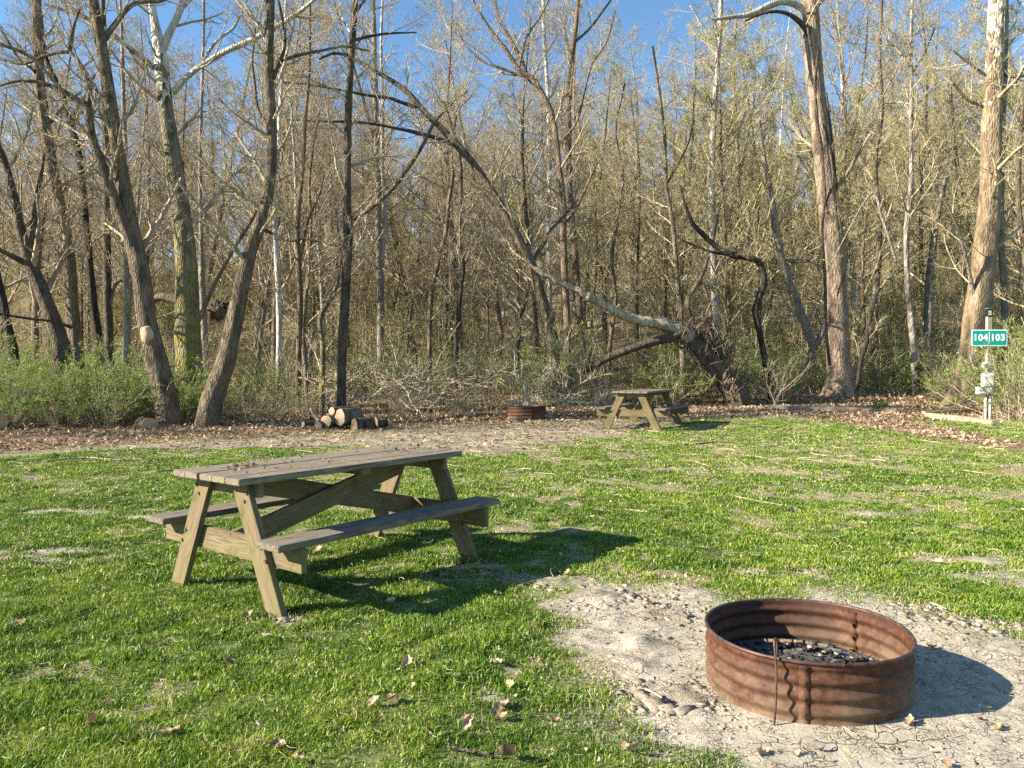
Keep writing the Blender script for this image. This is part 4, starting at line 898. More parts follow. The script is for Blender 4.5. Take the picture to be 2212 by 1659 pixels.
# ------------------------------------------------------------------ background wood: prototype trees, copied
def proto_tree(seed, H, leaves, rad0, mat, tmat, lean=.06, dens=1.0, forks=True):
    r = rng(seed)
    n = 22; t = np.linspace(0, 1, n)
    wx, wy = r.normal(size=2)*lean*H, r.normal(size=2)*lean*H
    Q = np.stack([wx[0]*t**1.5+.25*np.sin(t*r.uniform(4, 9)+r.random()*6)*t, wy[0]*t**1.5+.25*np.sin(t*r.uniform(4, 9))*t, H*t], -1); Q[:, :2] -= Q[0, :2]
    Q[:, 2] -= .5
    R = rad0*(1-.82*t)*(1+.3*np.exp(-t*22))
    tV, tF = tubes(Q[None], R[None], 9, .06, seed)
    g_, lf = Geo(), Geo()
    m = int(30*dens)
    a, ra = kids(Q[None], R[None], r, m, .20, .99, .33, .95, .45, 7, .55, .012, .14, .5)
    b, rb = kids(a, ra, r, 8, .15, .97, .45, .8, .35, 5, .6, .009, .18, .3)
    c2, rc = kids(b, rb, r, 6, .15, .97, .48, .65, .4, 4, .7, .0068, .18, .2)
    d, rd = kids(c2, rc, r, 3, .2, .97, .55, .6, .3, 3, .8, .0052, .2, .15)
    for (p, q, k) in ((a, ra, 5), (b, rb, 4), (c2, rc, 3), (d, rd, 3)): g_.add(*tubes(p, q, k))
    tm = np_mesh('trunk', tV, tF); tm.materials.append(mat)
    cm = g_.mesh('crown'); cm.materials.append(tmat)
    lm = None
    if leaves:
        V, F, A_ = leafcloud(np.concatenate([c2.reshape(-1, 4, 3), ]), r, int(leaves*.5), .042); lf.add(V, F, a=A_); lm = lf.mesh('leaves', False, True); lm.materials.append(LEAFB)
    return tm, cm, lm
def place(pr, loc, rz, sc, label, group, name='tree', cat='tree', tilt=(0, 0)):
    e = empty(name, loc, label, cat, group, rz); e.scale = sc if hasattr(sc, '__len__') else (sc,)*3; e.rotation_euler = (tilt[0], tilt[1], rz)
    for me in pr:
        if me: o = bpy.data.objects.new(me.name.split('.')[0], me); C.objects.link(o); o.parent = e
    return e
PB = [proto_tree(200+i, H, lv_, rr_, mt, B_TWIG, .05, dn) for i, (H, lv_, rr_, mt, dn) in enumerate([(17, 0, .13, B_GREY, 1), (19, 0, .17, B_BROWN, 1), (15, 0, .10, B_GREY, 1.1), (18, 0, .14, B_DARK, 1), (20, 0, .16, B_PALE, .9), (18, 0, .12, B_WHITE, .9)])]
PG = [proto_tree(230+i, H, lv_, rr_, mt, B_TWIGY, .06, dn) for i, (H, lv_, rr_, mt, dn) in enumerate([(15, 9000, .11, B_GREY, 1), (17, 8000, .14, B_PALE, 1), (13, 9000, .09, B_GREY, 1.1), (16, 7000, .13, B_BROWN, 1)])]
for i, (x, y) in enumerate([(-19.5, 13.0)]):
    place(PB[i], (x, y, gz1(x, y)), i*1.3, .85, 'bare tree beyond the left edge of the clearing', 'trees left of the clearing')
r = rng(300); used = []
def ok(x, y, d):
    for a, b in used:
        if (a-x)**2+(b-y)**2 < d*d: return False
    used.append((x, y)); return True
spec = ((26, 36, 46, 1.5, 'bare tree standing just inside the woods behind the clearing', 'bare trees at the front of the woods'),
        (36, 55, 88, 1.8, 'bare tree on the lower slope of the wooded hill', 'trees on the lower hillside'),
        (55, 98, 140, 2.2, 'thin bare tree high on the wooded hillside', 'trees on the upper hillside'))
for (y0, y1, n, dmin, lab, grp) in spec:
    cnt = 0; tries = 0
    while cnt < n and tries < 4000:
        tries += 1
        y = math.sqrt(r.uniform(y0*y0, y1*y1)); a = r.uniform(-.74, .74); x = a*y
        if not ok(x, y, dmin): continue
        green = r.random() < np.clip(.38+.75*(a+.1), .12, .85)
        pr = (PG if green else PB)[r.integers(0, 4 if green else 6)]
        s = r.uniform(.62, 1.05)*(1 if a > -.2 else .95)*(1.0 if y < 55 else .92)
        if y < 36: s *= .8+.38*np.clip((a-.05)*5, 0, 1)
        gl = ' with a haze of yellow green buds' if green else ''
        place(pr, (x, y, gz1(x, y)), r.random()*6.28, (s*r.uniform(.9, 1.15), s*r.uniform(.9, 1.15), s), (lab+gl if not green else lab.replace('bare tree', 'tree')+gl), grp+(' with buds' if green else ''), tilt=(r.normal()*.05, r.normal()*.05))
        cnt += 1

# ------------------------------------------------------------------ shrubs
def proto_shrub(seed, H, spread, stems, leaves, ls, mat=B_TWIG, lmat=LEAFG, up=.6, bare=.0):
    r = rng(seed); th = r.random(stems)*2*PI; el = r.uniform(.35, 1.45, stems); L = H*r.uniform(.6, 1.15, stems); n = 7
    d = np.stack([np.cos(th)*np.cos(el), np.sin(th)*np.cos(el), np.sin(el)], -1)
    p = np.stack([r.normal(0, .12*spread, stems), r.normal(0, .12*spread, stems), np.full(stems, -.05)], -1); out = [p]
    for s in range(n-1):
        d = d+r.normal(size=d.shape)*.14+np.array([0, 0, .05-.10*s/n]); d /= np.linalg.norm(d, axis=1, keepdims=True); p = p+d*L[:, None]/(n-1); out.append(p)
    A_ = np.stack(out, 1); ra = .011*H/1.6*np.linspace(1, .4, n)[None]*r.uniform(.6, 1.3, (stems, 1))
    b, rb = kids(A_, ra, r, 6, .2, .98, .42, .8, .4, 5, .6, .0042, .18, .15)
    c2, rc = kids(b, rb, r, 5, .1, .98, .5, .8, .25, 4, .7, .0030, .2, .1)
    g_, lf = Geo(), Geo()
    for (q, w, k) in ((A_, ra, 5), (b, rb, 4), (c2, rc, 3)): g_.add(*tubes(q, w, k))
    sm = g_.mesh('stems'); sm.materials.append(mat); lm = None
    if leaves:
        V, F, a = leafcloud(c2, r, leaves, ls); lf.add(V, F, a=a); lm = lf.mesh('leaves', False, True); lm.materials.append(lmat)
    return sm, lm
SH = [proto_shrub(400+i, 1.7, 1, 20, 4600, .028, B_TWIG, LEAFT) for i in range(3)]
SB = [proto_shrub(410+i, 2.6, 1.3, 24, 3000, .040) for i in range(3)]
SP = [proto_shrub(420+i, 1.3, 1, 20, 500, .026, B_TWIG) for i in range(3)]
SD = [proto_shrub(430+i, 2.2, 1.4, 20, 0, .024, B_TWIG) for i in range(2)]
r = rng(500)
def shrub(pr, px, py, y, s, label, group, name='shrub', cat='shrub'):
    p = P(px, py, y); return place(pr, (p.x, y, gz1(p.x, y)-.02), r.random()*6.28, (s*r.uniform(.85, 1.2), s*r.uniform(.85, 1.2), s*r.uniform(.85, 1.15)), label, group, name, cat)
for px, y, s in [(-40, 16.6, .85), (10, 17.4, .95), (45, 16.4, .75), (80, 17.9, 1.0), (110, 16.7, .8), (150, 17.5, .95), (170, 16.5, .75), (205, 17.4, .9), (235, 16.7, .85), (265, 17.6, .95), (290, 16.8, .8), (60, 18.8, 1.05), (140, 19.2, 1.05), (215, 19.0, 1.05), (-20, 19.2, 1.1), (300, 18.6, .9)]:
    shrub(SH[r.integers(0, 3)], px, 900, y, s, 'bright green leafy shrub in the thicket at the left edge of the clearing', 'shrubs of the left thicket')
for px, y, s in [(395, 17.4, .8), (425, 18.2, .75), (380, 18.6, .9), (480, 18.5, .6), (540, 19.5, .7), (600, 19.5, .75)]:
    shrub(SH[r.integers(0, 3)], px, 900, y, s, 'small leafy shrub growing between the trunks left of the log pile', 'shrubs round the leaning trunks')
for px, y, s in [(30, 16.0, .75), (130, 15.9, .7), (235, 16.0, .7), (545, 17.6, .7), (600, 18.0, .65), (660, 18.3, .6), (860, 18.2, .5), (1000, 18.6, .55), (1210, 18.6, .65), (1300, 19.0, .7)]:
    shrub(SP[r.integers(0, 3)], px, 900, y, s, 'dry pale twiggy bush at the edge of the leaf litter', 'dry twiggy bushes along the edge')
for i in range(74):
    y = r.uniform(20.5, 34); px = r.uniform(-60, 2260)
    if px > 1250 and y < 25.5: y += 3.5
    k = SB if r.random() < .7 else SH
    shrub(k[r.integers(0, 3)], px, 860, y, r.uniform(.7, 1.05)*(.9 if px < 1400 else 1.1), 'green leafing shrub in the understory behind the first trees', 'understory shrubs')
for i in range(70):
    y = r.uniform(34, 66); px = r.uniform(-60, 2260)
    shrub(SB[r.integers(0, 3)], px, 860, y, r.uniform(1.0, 1.6), 'pale green shrub on the slope of the wooded hill', 'hillside shrubs')
for i in range(18):
    shrub(SD[r.integers(0, 2)], r.uniform(0, 2212), 860, r.uniform(20.5, 30), r.uniform(.7, 1.1), 'leafless tangled bush in the understory', 'leafless understory bushes')
for px, y, s in [(1390, 22.2, .7), (1450, 21.8, .75), (1530, 23.6, .7), (1600, 22.8, .75), (1660, 23.2, .75), (1710, 23.4, .65), (1900, 24.5, .6), (1960, 24.6, .75), (2020, 23.8, .7), (2060, 22.8, .6)]:
    shrub(SH[r.integers(0, 3)], px, 900, y, s*1.15, 'straggly green shrub along the leaf strip by the big right hand trunks', 'shrubs along the right leaf strip')
for px, y, s in [(2222, 17.6, 1.15), (2240, 16.8, 1.1), (2240, 18.2, 1.3), (2190, 19.2, .95), (2270, 17.2, 1.3)]:
    shrub(SH[r.integers(0, 3)], px, 900, y, s, 'leafy green shrub crowding the numbered signpost', 'shrubs beside the signpost')
# tall dry stems at the right edge
r = rng(520); g_ = Geo(); n = 110
x0 = P(2200, 900, 16.6).x; x = np.maximum(x0+r.normal(0, .42, n)+.35, x0-.25); y = 16.4+r.normal(0, .45, n)
th = r.random(n)*2*PI; L = r.uniform(.5, 1.9, n); ln = r.uniform(.02, .3, n)
t = np.linspace(0, 1, 6)[None]
Q = np.stack([x[:, None]+np.cos(th)[:, None]*ln[:, None]*L[:, None]*t**1.6-.12*t*L[:, None], y[:, None]+np.sin(th)[:, None]*ln[:, None]*L[:, None]*t**1.6, L[:, None]*t], -1)
base = np.array([x0, 16.4, gz1(x0, 16.4)]); Q[..., 0] -= base[0]; Q[..., 1] -= base[1]
g_.add(*tubes(Q, .0055*np.linspace(1, .35, 6)[None]*r.uniform(.6, 1.4, (n, 1)), 4))
b, rb = kids(Q, np.full((n, 6), .004), r, 3, .4, .98, .22, .5, .3, 4, .7, .0022, .1, .1); g_.add(*tubes(b, rb, 3))
e = empty('dry_reeds', base, 'clump of tall straw coloured dry stems at the right edge', 'dry stems'); link('stems', g_.mesh('stems'), B_TWIGP, e)

# ------------------------------------------------------------------ undergrowth: fine stalks and creepers on the forest floor
r = rng(530); g_ = Geo()
for n, y0, y1, h0, rd in ((2600, 17.5, 24, .45, .003), (3800, 22, 34, .7, .0045), (2600, 34, 60, 1.0, .007)):
    x, y = wpoints(n, y0, y1, r); k = (y > np.interp(x, LIT[:, 0], LIT[:, 1])+1.6) & (fbm(x/1.6, y/1.6, 3) > -.12)
    k &= ~((x > 4) & (y < 24.5)); x, y = x[k], y[k]; n = len(x)
    th = r.random(n)*2*PI; L = h0*r.uniform(.3, 1.7, n); ln = r.uniform(.0, 1.1, n); t = np.linspace(0, 1, 5)[None]
    Q = np.stack([x[:, None]+np.cos(th)[:, None]*(ln*L)[:, None]*t**1.5, y[:, None]+np.sin(th)[:, None]*(ln*L)[:, None]*t**1.5, gz(x, y)[:, None]-.02+L[:, None]*(t-.35*ln[:, None]*t**2)], -1)
    V, F = tubes(Q, rd*np.linspace(1, .4, 5)[None]*r.uniform(.6, 1.5, (n, 1)), 3); g_.add(V, F, a=np.repeat(r.random(n), 15))
    b, rb = kids(Q, np.full((n, 5), rd), r, 3, .3, .98, .4, .7, .3, 3, .7, rd*.5, .1, .1); V, F = tubes(b, rb, 3); g_.add(V, F, a=np.repeat(r.random(len(b)), 9))
o = link('undergrowth', g_.mesh('undergrowth', True, True), STRAW); tag(o, 'tangled dead stalks and brambles on the forest floor', 'undergrowth', kind='stuff')
r = rng(531); g_ = Geo()
for n, y0, y1, s in ((9000, 18.5, 26, .03), (26000, 24, 36, .045), (26000, 36, 60, .075)):
    x, y = wpoints(n, y0, y1, r); k = (y > np.interp(x, LIT[:, 0], LIT[:, 1])+1.8) & (fbm(x/2.2, y/2.2, 8) > .0); k &= ~((x > 4) & (y < 24.5)); x, y = x[k], y[k]
    Pn = np.stack([x, y, gz(x, y)], -1)[:, None, :]+np.array([[0, 0, 0.], [0, 0, .35*(1+(y0 > 30))]])[None]
    V, F, A_ = leafcloud(Pn, r, len(x), s); g_.add(V, F, a=A_)
o = link('ground_cover', g_.mesh('ground_cover', False, True), LEAFG); tag(o, 'low green leaves of ground cover on the forest floor', 'ground cover', kind='stuff')

r = rng(533)
for nm, n, y0, y1, h0, rd, lab in (('sapling_thicket', 800, 26, 50, 4.5, .014, 'dense thicket of thin bare saplings low on the wooded hill'), ('far_wood', 900, 48, 105, 8.5, .045, 'far off mass of thin bare stems covering the wooded hill')):
    g_ = Geo(); n = int(n*1.3); x, y = wpoints(n, y0, y1, r); x = x*1.32; L = h0*r.uniform(.4, 1.3, n); t = np.linspace(0, 1, 9)[None]
    wx = r.normal(0, .10, n)[:, None]*L[:, None]*t**1.4+.05*L[:, None]*np.sin(t*r.uniform(3, 8, (n, 1)))*t
    Q = np.stack([x[:, None]+wx, y[:, None]+r.normal(0, .08, n)[:, None]*L[:, None]*t, gz(x, y)[:, None]-.1+L[:, None]*t], -1)
    R = rd*np.linspace(1, .3, 9)[None]*r.uniform(.6, 1.4, (n, 1)); V, F = tubes(Q, R, 5); g_.add(V, F, a=np.repeat(.25+.6*r.random(n), 45))
    b, rb = kids(Q, R, r, 8, .2, .98, .28, .7, .6, 5, .6, rd*.3, .14, .2); V, F = tubes(b, rb, 3); g_.add(V, F, a=.45)
    c2, rc = kids(b, rb, r, 4, .15, .98, .5, .7, .4, 4, .7, rd*.2, .16, .1); V, F = tubes(c2, rc, 3); g_.add(V, F, a=.5)
    o = link(nm, g_.mesh(nm, True, True), STRAW); tag(o, lab, 'saplings', kind='stuff')
    if nm == 'sapling_thicket':
        V, F, A_ = leafcloud(c2, r, 34000, .05); lg = Geo(); lg.add(V, F, a=A_); link('buds', lg.mesh('buds', False, True), LEAFB, o)

# ------------------------------------------------------------------ brush pile: pale dead branches
def deadbranch(pts, y, w, label, seed, mat=B_TWIGP, group='dead branches in the brush'):
    r = rng(seed); K = np.array([(*P(a, b, y+i*.05), 0) for i, (a, b) in enumerate(pts)]); n = 24; Q = spline(K[:, :3], n); R = np.linspace(w, w*.3, n)*.55
    base = np.array([Q[0, 0], Q[0, 1], Q[0, 2]]); g_ = Geo(); g_.add(*tubes((Q-base)[None], R[None], 7, .1))
    b, rb = kids((Q-base)[None], R[None], r, 8, .2, .97, .40, .7, .1, 6, .65, .009, .16, .2); g_.add(*tubes(b, rb, 5))
    c2, rc = kids(b, rb, r, 4, .2, .97, .5, .7, .1, 4, .7, .006, .2, .15); g_.add(*tubes(c2, rc, 3))
    o = link('dead_branch', g_.mesh('dead_branch'), mat); o.location = base; return tag(o, label, 'branch', group)
deadbranch([(1145, 872), (1128, 825), (1120, 812), (1095, 805), (1050, 800), (1010, 778), (980, 765)], 17.8, .07, 'pale forked branch arching up behind the far fire ring', 1)
deadbranch([(1120, 830), (1113, 800), (1112, 760), (1115, 720), (1125, 690)], 17.8, .035, 'upright pale twig rising from the forked branch behind the far ring', 2)
deadbranch([(905, 890), (885, 860), (880, 845), (850, 820), (800, 800), (760, 780)], 18.2, .06, 'bent white branch in the brush right of the slim dark tree', 3)
deadbranch([(755, 862), (850, 858), (905, 880), (960, 878)], 17.6, .045, 'long pale branch lying flat along the brush pile', 4)
deadbranch([(1330, 900), (1290, 840), (1240, 790), (1190, 750), (1170, 735)], 18.6, .035, 'thin straight pale branch slanting up left of the far table', 5)
deadbranch([(870, 830), (950, 822), (1040, 812), (1110, 818)], 18.6, .035, 'horizontal pale branch through the middle of the brush', 6)
deadbranch([(690, 860), (720, 872), (760, 895), (790, 900)], 17.5, .03, 'thin pale branch leaning over the log pile', 7)
deadbranch([(1000, 880), (1040, 840), (1060, 790), (1070, 750)], 18.8, .03, 'slender upright dead branch in the middle of the brush', 8)
rr_ = rng(600)
for i in range(46):
    px = rr_.uniform(640, 1300); y = rr_.uniform(18, 21); py = rr_.uniform(815, 885); d = rr_.uniform(40, 110)*rr_.choice([-1, 1])
    p = P(px, py, y); zmin = gz1(p.x, y)
    deadbranch([(px, py), (px+d*.5, py-rr_.uniform(-5, 30)), (px+d, py-rr_.uniform(-5, 60))], y, rr_.uniform(.015, .04), 'thin dead branch tangled in the brush between the log pile and the far table', 610+i, B_TWIGP if rr_.random() < .6 else B_TWIG)

# ------------------------------------------------------------------ logs
def log(px, py, y, rad_, L, rz, label, tilt=0, cap=None, mat=B_GREY, rx=0, group='cut logs'):
    p = P(px, py, y); k = 26; n = 12; a = np.arange(k)*2*PI/k
    w = 1+.07*np.sin(2*a+px)+.05*np.sin(3*a+py)+.04*np.sin(7*a+px)
    t = np.linspace(0, 1, n)
    e = empty('cut_log', (p.x, p.y, p.z), label, 'log', group, rz); e.rotation_euler = (rx, tilt, rz)
    Q = np.stack([np.broadcast_to((rad_*w*np.cos(a))[None], (n, k)), np.broadcast_to((t*L)[:, None], (n, k)), np.broadcast_to((rad_*w*np.sin(a))[None], (n, k))], -1)
    Q = Q*(1+.03*fbm(Q[..., 0]/.05, Q[..., 1]/.15, Q[..., 2]/.05))[..., None]; Q[..., 1] = np.broadcast_to((t*L)[:, None], (n, k))
    i, j = np.meshgrid(np.arange(n-1), np.arange(k), indexing='ij'); F = np.stack([i*k+j, i*k+(j+1) % k, (i+1)*k+(j+1) % k, (i+1)*k+j], -1).reshape(-1, 4)
    link('bark', np_mesh('bark', Q, F), mat, e)
    for nm, yy in (('cut_face', -.002), ('cut_face', L+.002)):
        V = np.vstack([np.stack([rad_*w*.985*np.cos(a), 0*a+yy, rad_*w*.985*np.sin(a)], -1), [[0, yy+(-.003 if yy < 0 else .003), 0]]]); i = np.arange(k)
        link(nm, np_mesh(nm, V, np.stack([np.full(k, k), i, (i+1) % k], -1), False), cap or CUT, e)
    return e
log(704, 911, 15.6, .135, .5, rad(-28), 'large cut log at the left of the log pile')
log(734, 902, 15.55, .165, .5, rad(-38), 'large cut log with the brightest face on top of the pile')
log(717, 888, 15.8, .085, .6, rad(-40), 'smaller log topmost at the back of the pile')
log(765, 921, 15.4, .15, .5, rad(-50), 'half buried dark log at the right foot of the pile', cap=CUTD, mat=B_DARK)
log(687, 919, 15.55, .09, .35, rad(-25), 'short brown log lying left of the pile', cap=CUTD)
log(655, 916, 15.6, .05, .45, rad(-40), 'thin round with a pale face left of the pile')
log(812, 912, 15.55, .11, .22, rad(-60), 'dark split chunk of log right of the pile', cap=CUTD, tilt=rad(25), mat=B_DARK)
log(325, 925, 15.9, .20, .35, rad(55), 'dark rounded log chunk at the foot of the sawn leaning tree', mat=B_DARK, tilt=.4)
log(497, 921, 16.4, .17, .12, 0, 'low sawn stump slab right of the curved tree', rx=rad(-88), mat=B_DARK)
log(-5, 912, 15.6, .20, .5, rad(60), 'dark old log at the left edge under the thicket', mat=B_DARK)
stick('pale_branch', [P(672, 882, 15.9), P(680, 898, 15.9), P(690, 910, 15.8)], .035, .045, B_PALE, 'pale bent branch stub resting on the log pile', 'branch')

# ------------------------------------------------------------------ timber edging
def timber(p0, p1, z, label, s=.10, w=.13):
    a = Vector((p0[0], p0[1], gz1(*p0)+z)); b = Vector((p1[0], p1[1], gz1(*p1)+z)); L = (b-a).length
    bm = box_bm(L, w, s, .008); bmesh.ops.subdivide_edges(bm, edges=[e for e in bm.edges if e.calc_length() > L*.5], cuts=14)
    for v_ in bm.verts: v_.co += Vector((0, 1, 0))*.006*math.sin(v_.co.x*5)+Vector((0, 0, 1))*.006*math.sin(v_.co.x*3+1)
    o = bmo('landscape_timber', bm, W_TIM, None, basis(a, b)); return tag(o, label, 'timber')
timber(G(1664, 884), G(1935, 893), .06, 'long weathered timber lying in the leaves in front of the massive trunk', .11)
timber(G(2003, 901), G(2150, 919), .05, 'worn timber edging at the foot of the numbered signpost', .12)
q0 = G(2003, 899); timber((q0[0]+.1, q0[1]+.35), (q0[0]+1.9, q0[1]+.75), .05, 'dark timber behind the worn edging by the signpost', .10)

# ------------------------------------------------------------------ signpost with meter boxes
sx, sy = G(2131, 907); sx += .01
m = NT('sign_green'); c = m.mix(m.maprange(m.noise(m.coord(), 8, 4), .4, .8, 0, .2), (.0, .36, .27), (.03, .42, .32)); SG = m.out(c, .4)
m = NT('white_paint'); c = m.mix(m.maprange(m.noise(m.coord(), 12, 5), .5, .8, 0, .5), (.80, .80, .77), (.5, .48, .42)); WHT = m.out(c, .5)
m = NT('sign_white'); SW = m.out((.82, .83, .82), .45)
m = NT('black_plastic'); BLK = m.out((.02, .02, .022), .4)
m = NT('grey_cap'); GCP = m.out((.16, .17, .18), .4, .3)
m = NT('lamp_lens'); LNS = m.out((.72, .70, .50), .3)
m = NT('galvanised'); GAL = m.out((.55, .56, .56), .4, .5)
m = NT('grey_dial'); DIAL = m.out((.25, .26, .26), .4)
zg = gz1(sx, sy)
u = sy/FPX                                                     # metres per pixel there
e = empty('signpost', (sx, sy, zg), 'wooden campsite post carrying the green 104 and 103 number sign and white meter boxes', 'signpost')
PH = 2.36
bmo('post', box_bm(.095, .095, PH+.3, .004), woodmat('post_wood', (.20, .17, .12), (.48, .41, .28)), e, Matrix.Translation((.02, 0, PH/2-.15)))
lp = bmo('post_lamp', box_bm(.118, .118, .16, .006), BLK, e, Matrix.Translation((.02, 0, PH+.02)))
cap_ = bmesh.new(); box_bm(.135, .135, .022, .008, (0, 0, .094), cap_); box_bm(.09, .09, .012, .004, (0, 0, .11), cap_); bmo('lamp_cap', cap_, GCP, lp)
ls = bmesh.new()
for i in range(3): box_bm(.078, .004, .026, .002, (-.012, -.0612, .035-i*.036), ls)
bmo('lamp_lens', ls, LNS, lp)
def rrect(w, h, rd, th, k=8):
    b = bmesh.new(); vs = []
    for cx2, cy2, a0 in ((w/2-rd, h/2-rd, 0), (-w/2+rd, h/2-rd, 90), (-w/2+rd, -h/2+rd, 180), (w/2-rd, -h/2+rd, 270)):
        for i in range(k+1):
            a = rad(a0+90*i/k); vs.append(b.verts.new((cx2+rd*math.cos(a), 0, cy2+rd*math.sin(a))))
    f = b.faces.new(vs); r_ = bmesh.ops.extrude_face_region(b, geom=[f]); bmesh.ops.translate(b, verts=[v for v in r_['geom'] if isinstance(v, bmesh.types.BMVert)], vec=(0, th, 0))
    bmesh.ops.recalc_face_normals(b, faces=b.faces); return b
sw, sh = 77*u, 35.5*u; sz = P(2134, 730, sy).z-zg; ox = P(2134, 730, sy).x-sx
board = bmo('sign_board', rrect(sw, sh, .03, .004), SW, e, Matrix.Translation((ox, -.056, sz)))
bmo('green_panel', rrect(sw-.05, sh-.05, .018, .003), SG, board, Matrix.Translation((0, -.0035, 0)))
bmo('divider', box_bm(.018, .004, sh*.68, .001), SW, board, Matrix.Translation((-.002, -.0065, -.0)))
dgp = bpy.context.evaluated_depsgraph_get
for txt, xx in (('104', -sw*.247), ('103', sw*.235)):
    cu = bpy.data.curves.new('number', 'FONT'); cu.body = txt; cu.size = .200; cu.align_x = 'CENTER'; cu.align_y = 'CENTER'; cu.extrude = .0015; cu.offset = .0085; cu.space_character = 1.12
    to = bpy.data.objects.new('tmp', cu); C.objects.link(to); me = bpy.data.meshes.new_from_object(to.evaluated_get(dgp())); bpy.data.objects.remove(to)
    o = link('number_'+{'104': 'left', '103': 'right'}[txt] if False else 'number', me, SW, board); o['label'] = 'white number '+txt
    o.matrix_basis = Matrix.Translation((xx, -.0062, 0)) @ Matrix.Rotation(PI/2, 4, 'X')
# meter, boxes and conduits
mz = P(2126, 790, sy).z-zg; mx = P(2125, 790, sy).x-sx
bm_ = cyl_bm(.085, .05, 28, None, Matrix.Rotation(PI/2, 4, 'X')); md = bmo('electric_meter', bm_, WHT, e, Matrix.Translation((mx, -.09, mz)))
bm_ = cyl_bm(.062, .04, 28, None, Matrix.Rotation(PI/2, 4, 'X')); dl = bmo('dial', bm_, DIAL, md, Matrix.Translation((0, -.03, 0)))
bmo('dial_plate', box_bm(.09, .01, .03, .002), WHT, md, Matrix.Translation((0, -.052, 0)))
def pbox(x0p, y0p, x1p, y1p, name, depth, yoff, label=None):
    a = P(x0p, y0p, sy); b = P(x1p, y1p, sy); w_, h_ = b.x-a.x, a.z-b.z
    o = bmo(name, box_bm(w_, depth, h_, .006), WHT, e, Matrix.Translation(((a.x+b.x)/2-sx, yoff, (a.z+b.z)/2-zg)))
    bmo('cover', box_bm(w_*.84, .01, h_*.86, .004), WHT, o, Matrix.Translation((0, -depth/2-.005, 0)))
    return o
pbox(2116, 806, 2137, 835, 'meter_box', .12, -.11); pbox(2104, 835.5, 2136, 850, 'outlet_box', .10, -.10)
for a_ in (2124, 2133):
    p = P(a_, 900, sy); bmo('conduit', cyl_bm(.026, 50*u+.2, 14, None), GAL if False else WHT, e, Matrix.Translation((p.x-sx, -.08, 25*u-.08)), True)

# ------------------------------------------------------------------ daffodil clump
r = rng(700); dx_, dy_ = G(1912, 884); dy_ += .3; g_ = Geo(); n = 55
x = r.normal(0, .12, n); y = r.normal(0, .1, n); th = r.random(n)*2*PI; L = r.uniform(.12, .28, n); ln = r.uniform(.1, .6, n); t = np.linspace(0, 1, 4)[None]
Q = np.stack([x[:, None]+np.cos(th)[:, None]*(ln*L)[:, None]*t**2, y[:, None]+np.sin(th)[:, None]*(ln*L)[:, None]*t**2, L[:, None]*t], -1)
V, F = tubes(Q, np.array([.006, .007, .006, .001])[None]*np.ones((n, 1)), 4); g_.add(V, F, a=np.repeat(r.uniform(.0, .5, n), 16))
o = link('daffodil_clump', g_.mesh('daffodil_clump', True, True), GRASS); o.location = (dx_, dy_, gz1(dx_, dy_)); tag(o, 'small clump of upright green leaves beside the long timber', 'plant')

# ------------------------------------------------------------------ fallen leaves one can count, on the lawn
def oneleaf(px, py, size, hue, tilt, curl, label, seed, group='dead leaves on the lawn'):
    r = rng(seed); x, y = G(px, py); z = gz1(x, y)+(.018 if float(m_dirt(np.array([x]), np.array([y]))[0]) < .5 else .003)
    ns = 11; t = np.linspace(0, 1, ns); ln = size*2.1
    w = size*.62*np.sin(PI*t**.8)**.8*(1+.28*np.sin(t*PI*r.uniform(5, 8)+r.random()*6))+size*.02
    cu = curl*r.uniform(.5, 1.3); fold = r.uniform(.2, .9)*curl; tw_ = r.normal()*.5; sd_ = r.normal()*.25
    V = []
    for j in range(ns):
        for q_ in (-1, -.5, 0, .5, 1):
            a_ = fold*abs(q_)+tw_*(t[j]-.5)*q_
            V.append((ln*(t[j]-.5), q_*w[j]*math.cos(a_*.8)+sd_*ln*(t[j]-.5)**2, abs(q_)*w[j]*math.sin(a_)+cu*ln*(t[j]-.5)**2*1.1+size*.05*r.normal()))
    V = np.array(V); Rm = np.array(Euler((r.normal()*tilt, r.normal()*tilt*.6, r.random()*6.28)).to_matrix()); V = V@Rm.T; V[:, 2] -= V[:, 2].min()*.85
    jj, qq = np.meshgrid(np.arange(ns-1), np.arange(4), indexing='ij'); b_ = jj*5+qq
    F = np.stack([b_, b_+1, b_+6, b_+5], -1).reshape(-1, 4); A_ = np.clip(hue+.10*r.normal(size=len(V)), 0, 1)
    o = link('fallen_leaf', np_mesh('fallen_leaf', V, F, True, {'rnd': A_}), LITTER); o.location = (x, y, z); tag(o, label, 'leaf', group)
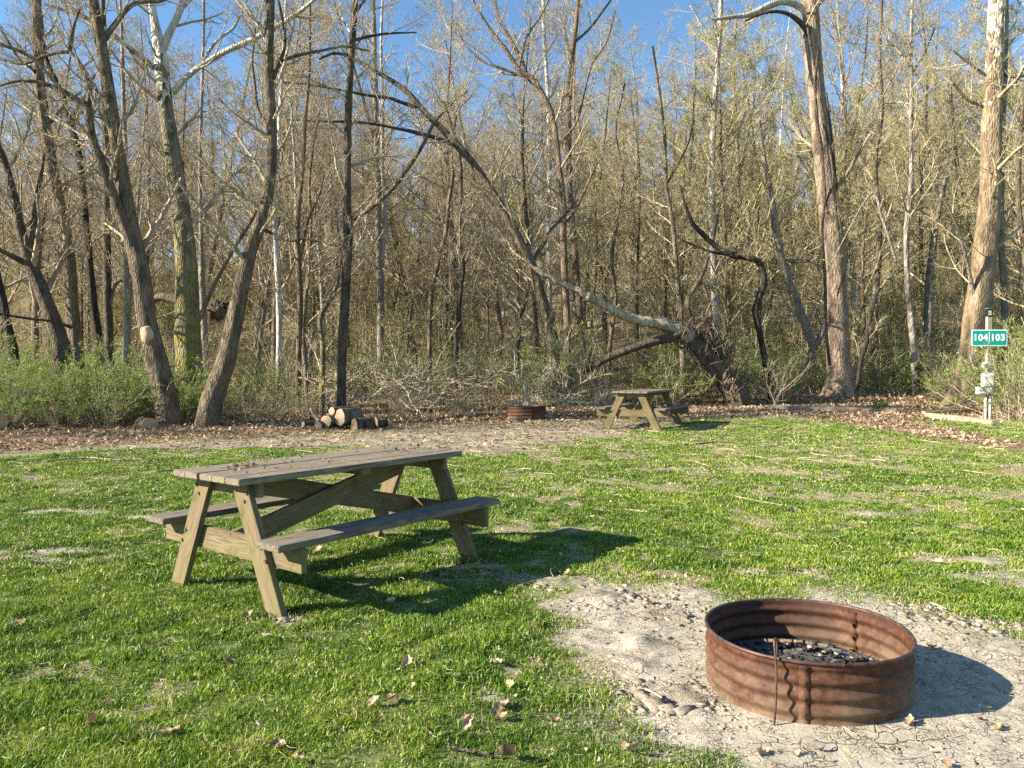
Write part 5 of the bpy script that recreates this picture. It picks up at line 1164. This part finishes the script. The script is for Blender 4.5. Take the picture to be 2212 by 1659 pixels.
for i, q in enumerate([(1100, 1650, .052, .35, .5, .9, 'large curled brown leaf at the bottom middle of the lawn'), (362, 1592, .046, .8, .3, .6, 'long pale tan leaf lying flat near the bottom left'),
        (1368, 1640, .04, .75, .9, .8, 'upright tan leaf at the bottom edge by the mud'), (1350, 1625, .022, .6, .9, .6, 'small tan leaf beside the upright leaf by the mud'),
        (200, 1575, .035, .30, 1.0, .9, 'narrow dark leaf standing on edge near the bottom left'), (327, 1396, .033, .85, .7, .4, 'pale pointed leaf on the lawn left of the near table foot'),
        (40, 1355, .038, .8, .2, .4, 'flat tan leaf at the left edge of the lawn'), (880, 1440, .04, .75, .3, .7, 'pale tan leaf on the lawn below the near bench'),
        (847, 1520, .035, .25, .4, .8, 'dark brown leaf low in the middle of the lawn'), (1085, 1535, .04, .8, .7, .9, 'crumpled pale leaf in the middle of the lawn'),
        (1080, 1560, .03, .6, .7, .9, 'crumpled tan leaf just below the crumpled pale leaf'), (492, 1440, .028, .45, .7, .9, 'small brown leaf on the lawn below the near table'),
        (690, 1195, .045, .45, .5, .8, 'brown leaf in the shade under the near table'), (766, 1198, .035, .15, .3, .8, 'dark reddish leaf in the shade under the near table'),
        (1625, 1390, .05, .35, .3, .5, 'flat brown leaf on the mud left of the near fire ring'), (1710, 1235, .045, .55, .3, .7, 'tan leaf on the grass above the fire ring'),
        (1410, 1180, .03, .8, .4, .6, 'pale leaf at the tip of the table shadow'), (1712, 1112, .055, .6, .4, .7, 'tan leaf in the middle right of the lawn'),
        (1010, 1580, .03, .7, .7, .8, 'small upright tan leaf near the bottom centre'), (235, 1530, .025, .7, .6, .8, 'small dry leaf low on the left lawn')]):
    oneleaf(*q, seed=800+i)
r = rng(840)
for i in range(90):
    py = 985+(1655-985)*r.random()**1.5; px = r.uniform(0, 2212)
    x, y = G(px, py)
    if ringmask(x, y) or (abs(px-700) < 330 and 1000 < py < 1250 and r.random() < .5): continue
    oneleaf(px, py, r.uniform(.014, .034)*(1+.03*y), r.beta(2, 1.3), .5, .9, 'small dry brown leaf lying in the short grass', 850+i, 'small dry leaves scattered on the lawn')
# sticks on the lawn
for i, (pts, w, mat, lab) in enumerate([([(1575, 1074), (1640, 1088), (1700, 1098)], .007, B_TWIGP, 'pale thin stick lying on the lawn right of the near table'),
        ([(960, 1540+85), (1030, 1640), (1110, 1645)], .006, B_DARK, 'thin dark stick at the bottom middle of the lawn'),
        ([(1382, 1498), (1405, 1505), (1430, 1520)], .006, B_TWIGP, 'short pale stick on the mud left of the fire ring'),
        ([(1560, 1395), (1610, 1430), (1665, 1470)][:0] or [(1555, 1402), (1590, 1425), (1640, 1458)][:0] or [(1550, 1300), (1620, 1340)][:0] or [(2010, 1310), (2045, 1325)], .006, B_TWIGP, 'small pale stick on the ground right of the fire ring'),
        ([(1130, 1262), (1160, 1250), (1195, 1262), (1215, 1268)][:0] or [(1235, 1160), (1262, 1168), (1285, 1180)], .006, B_DARK, 'crooked dark twig at the far edge of the table shadow'),
        ([(1310, 1110), (1350, 1106), (1400, 1112)], .006, B_TWIGP, 'faint pale twig in the grass beyond the near bench'),
        ([(1480, 965), (1560, 958), (1640, 965)], .012, B_DARK, 'dark twig on the lawn in front of the far table'),
        ([(620, 1010), (700, 1005)][:0] or [(100, 1000), (180, 992), (260, 998)], .014, B_TWIG, 'long brown twig at the left edge of the lawn'),
        ([(2050, 1290), (2090, 1285), (2120, 1296)][:0] or [(2080, 1020), (2150, 1030)], .008, B_TWIGP, 'pale twig on the lawn near the right edge')]):
    q = [G(*p) for p in pts]; stick('stick', [(a, b, gz1(a, b)+.025) for a, b in q], w, w*.5, mat, lab, n=10, k=6)
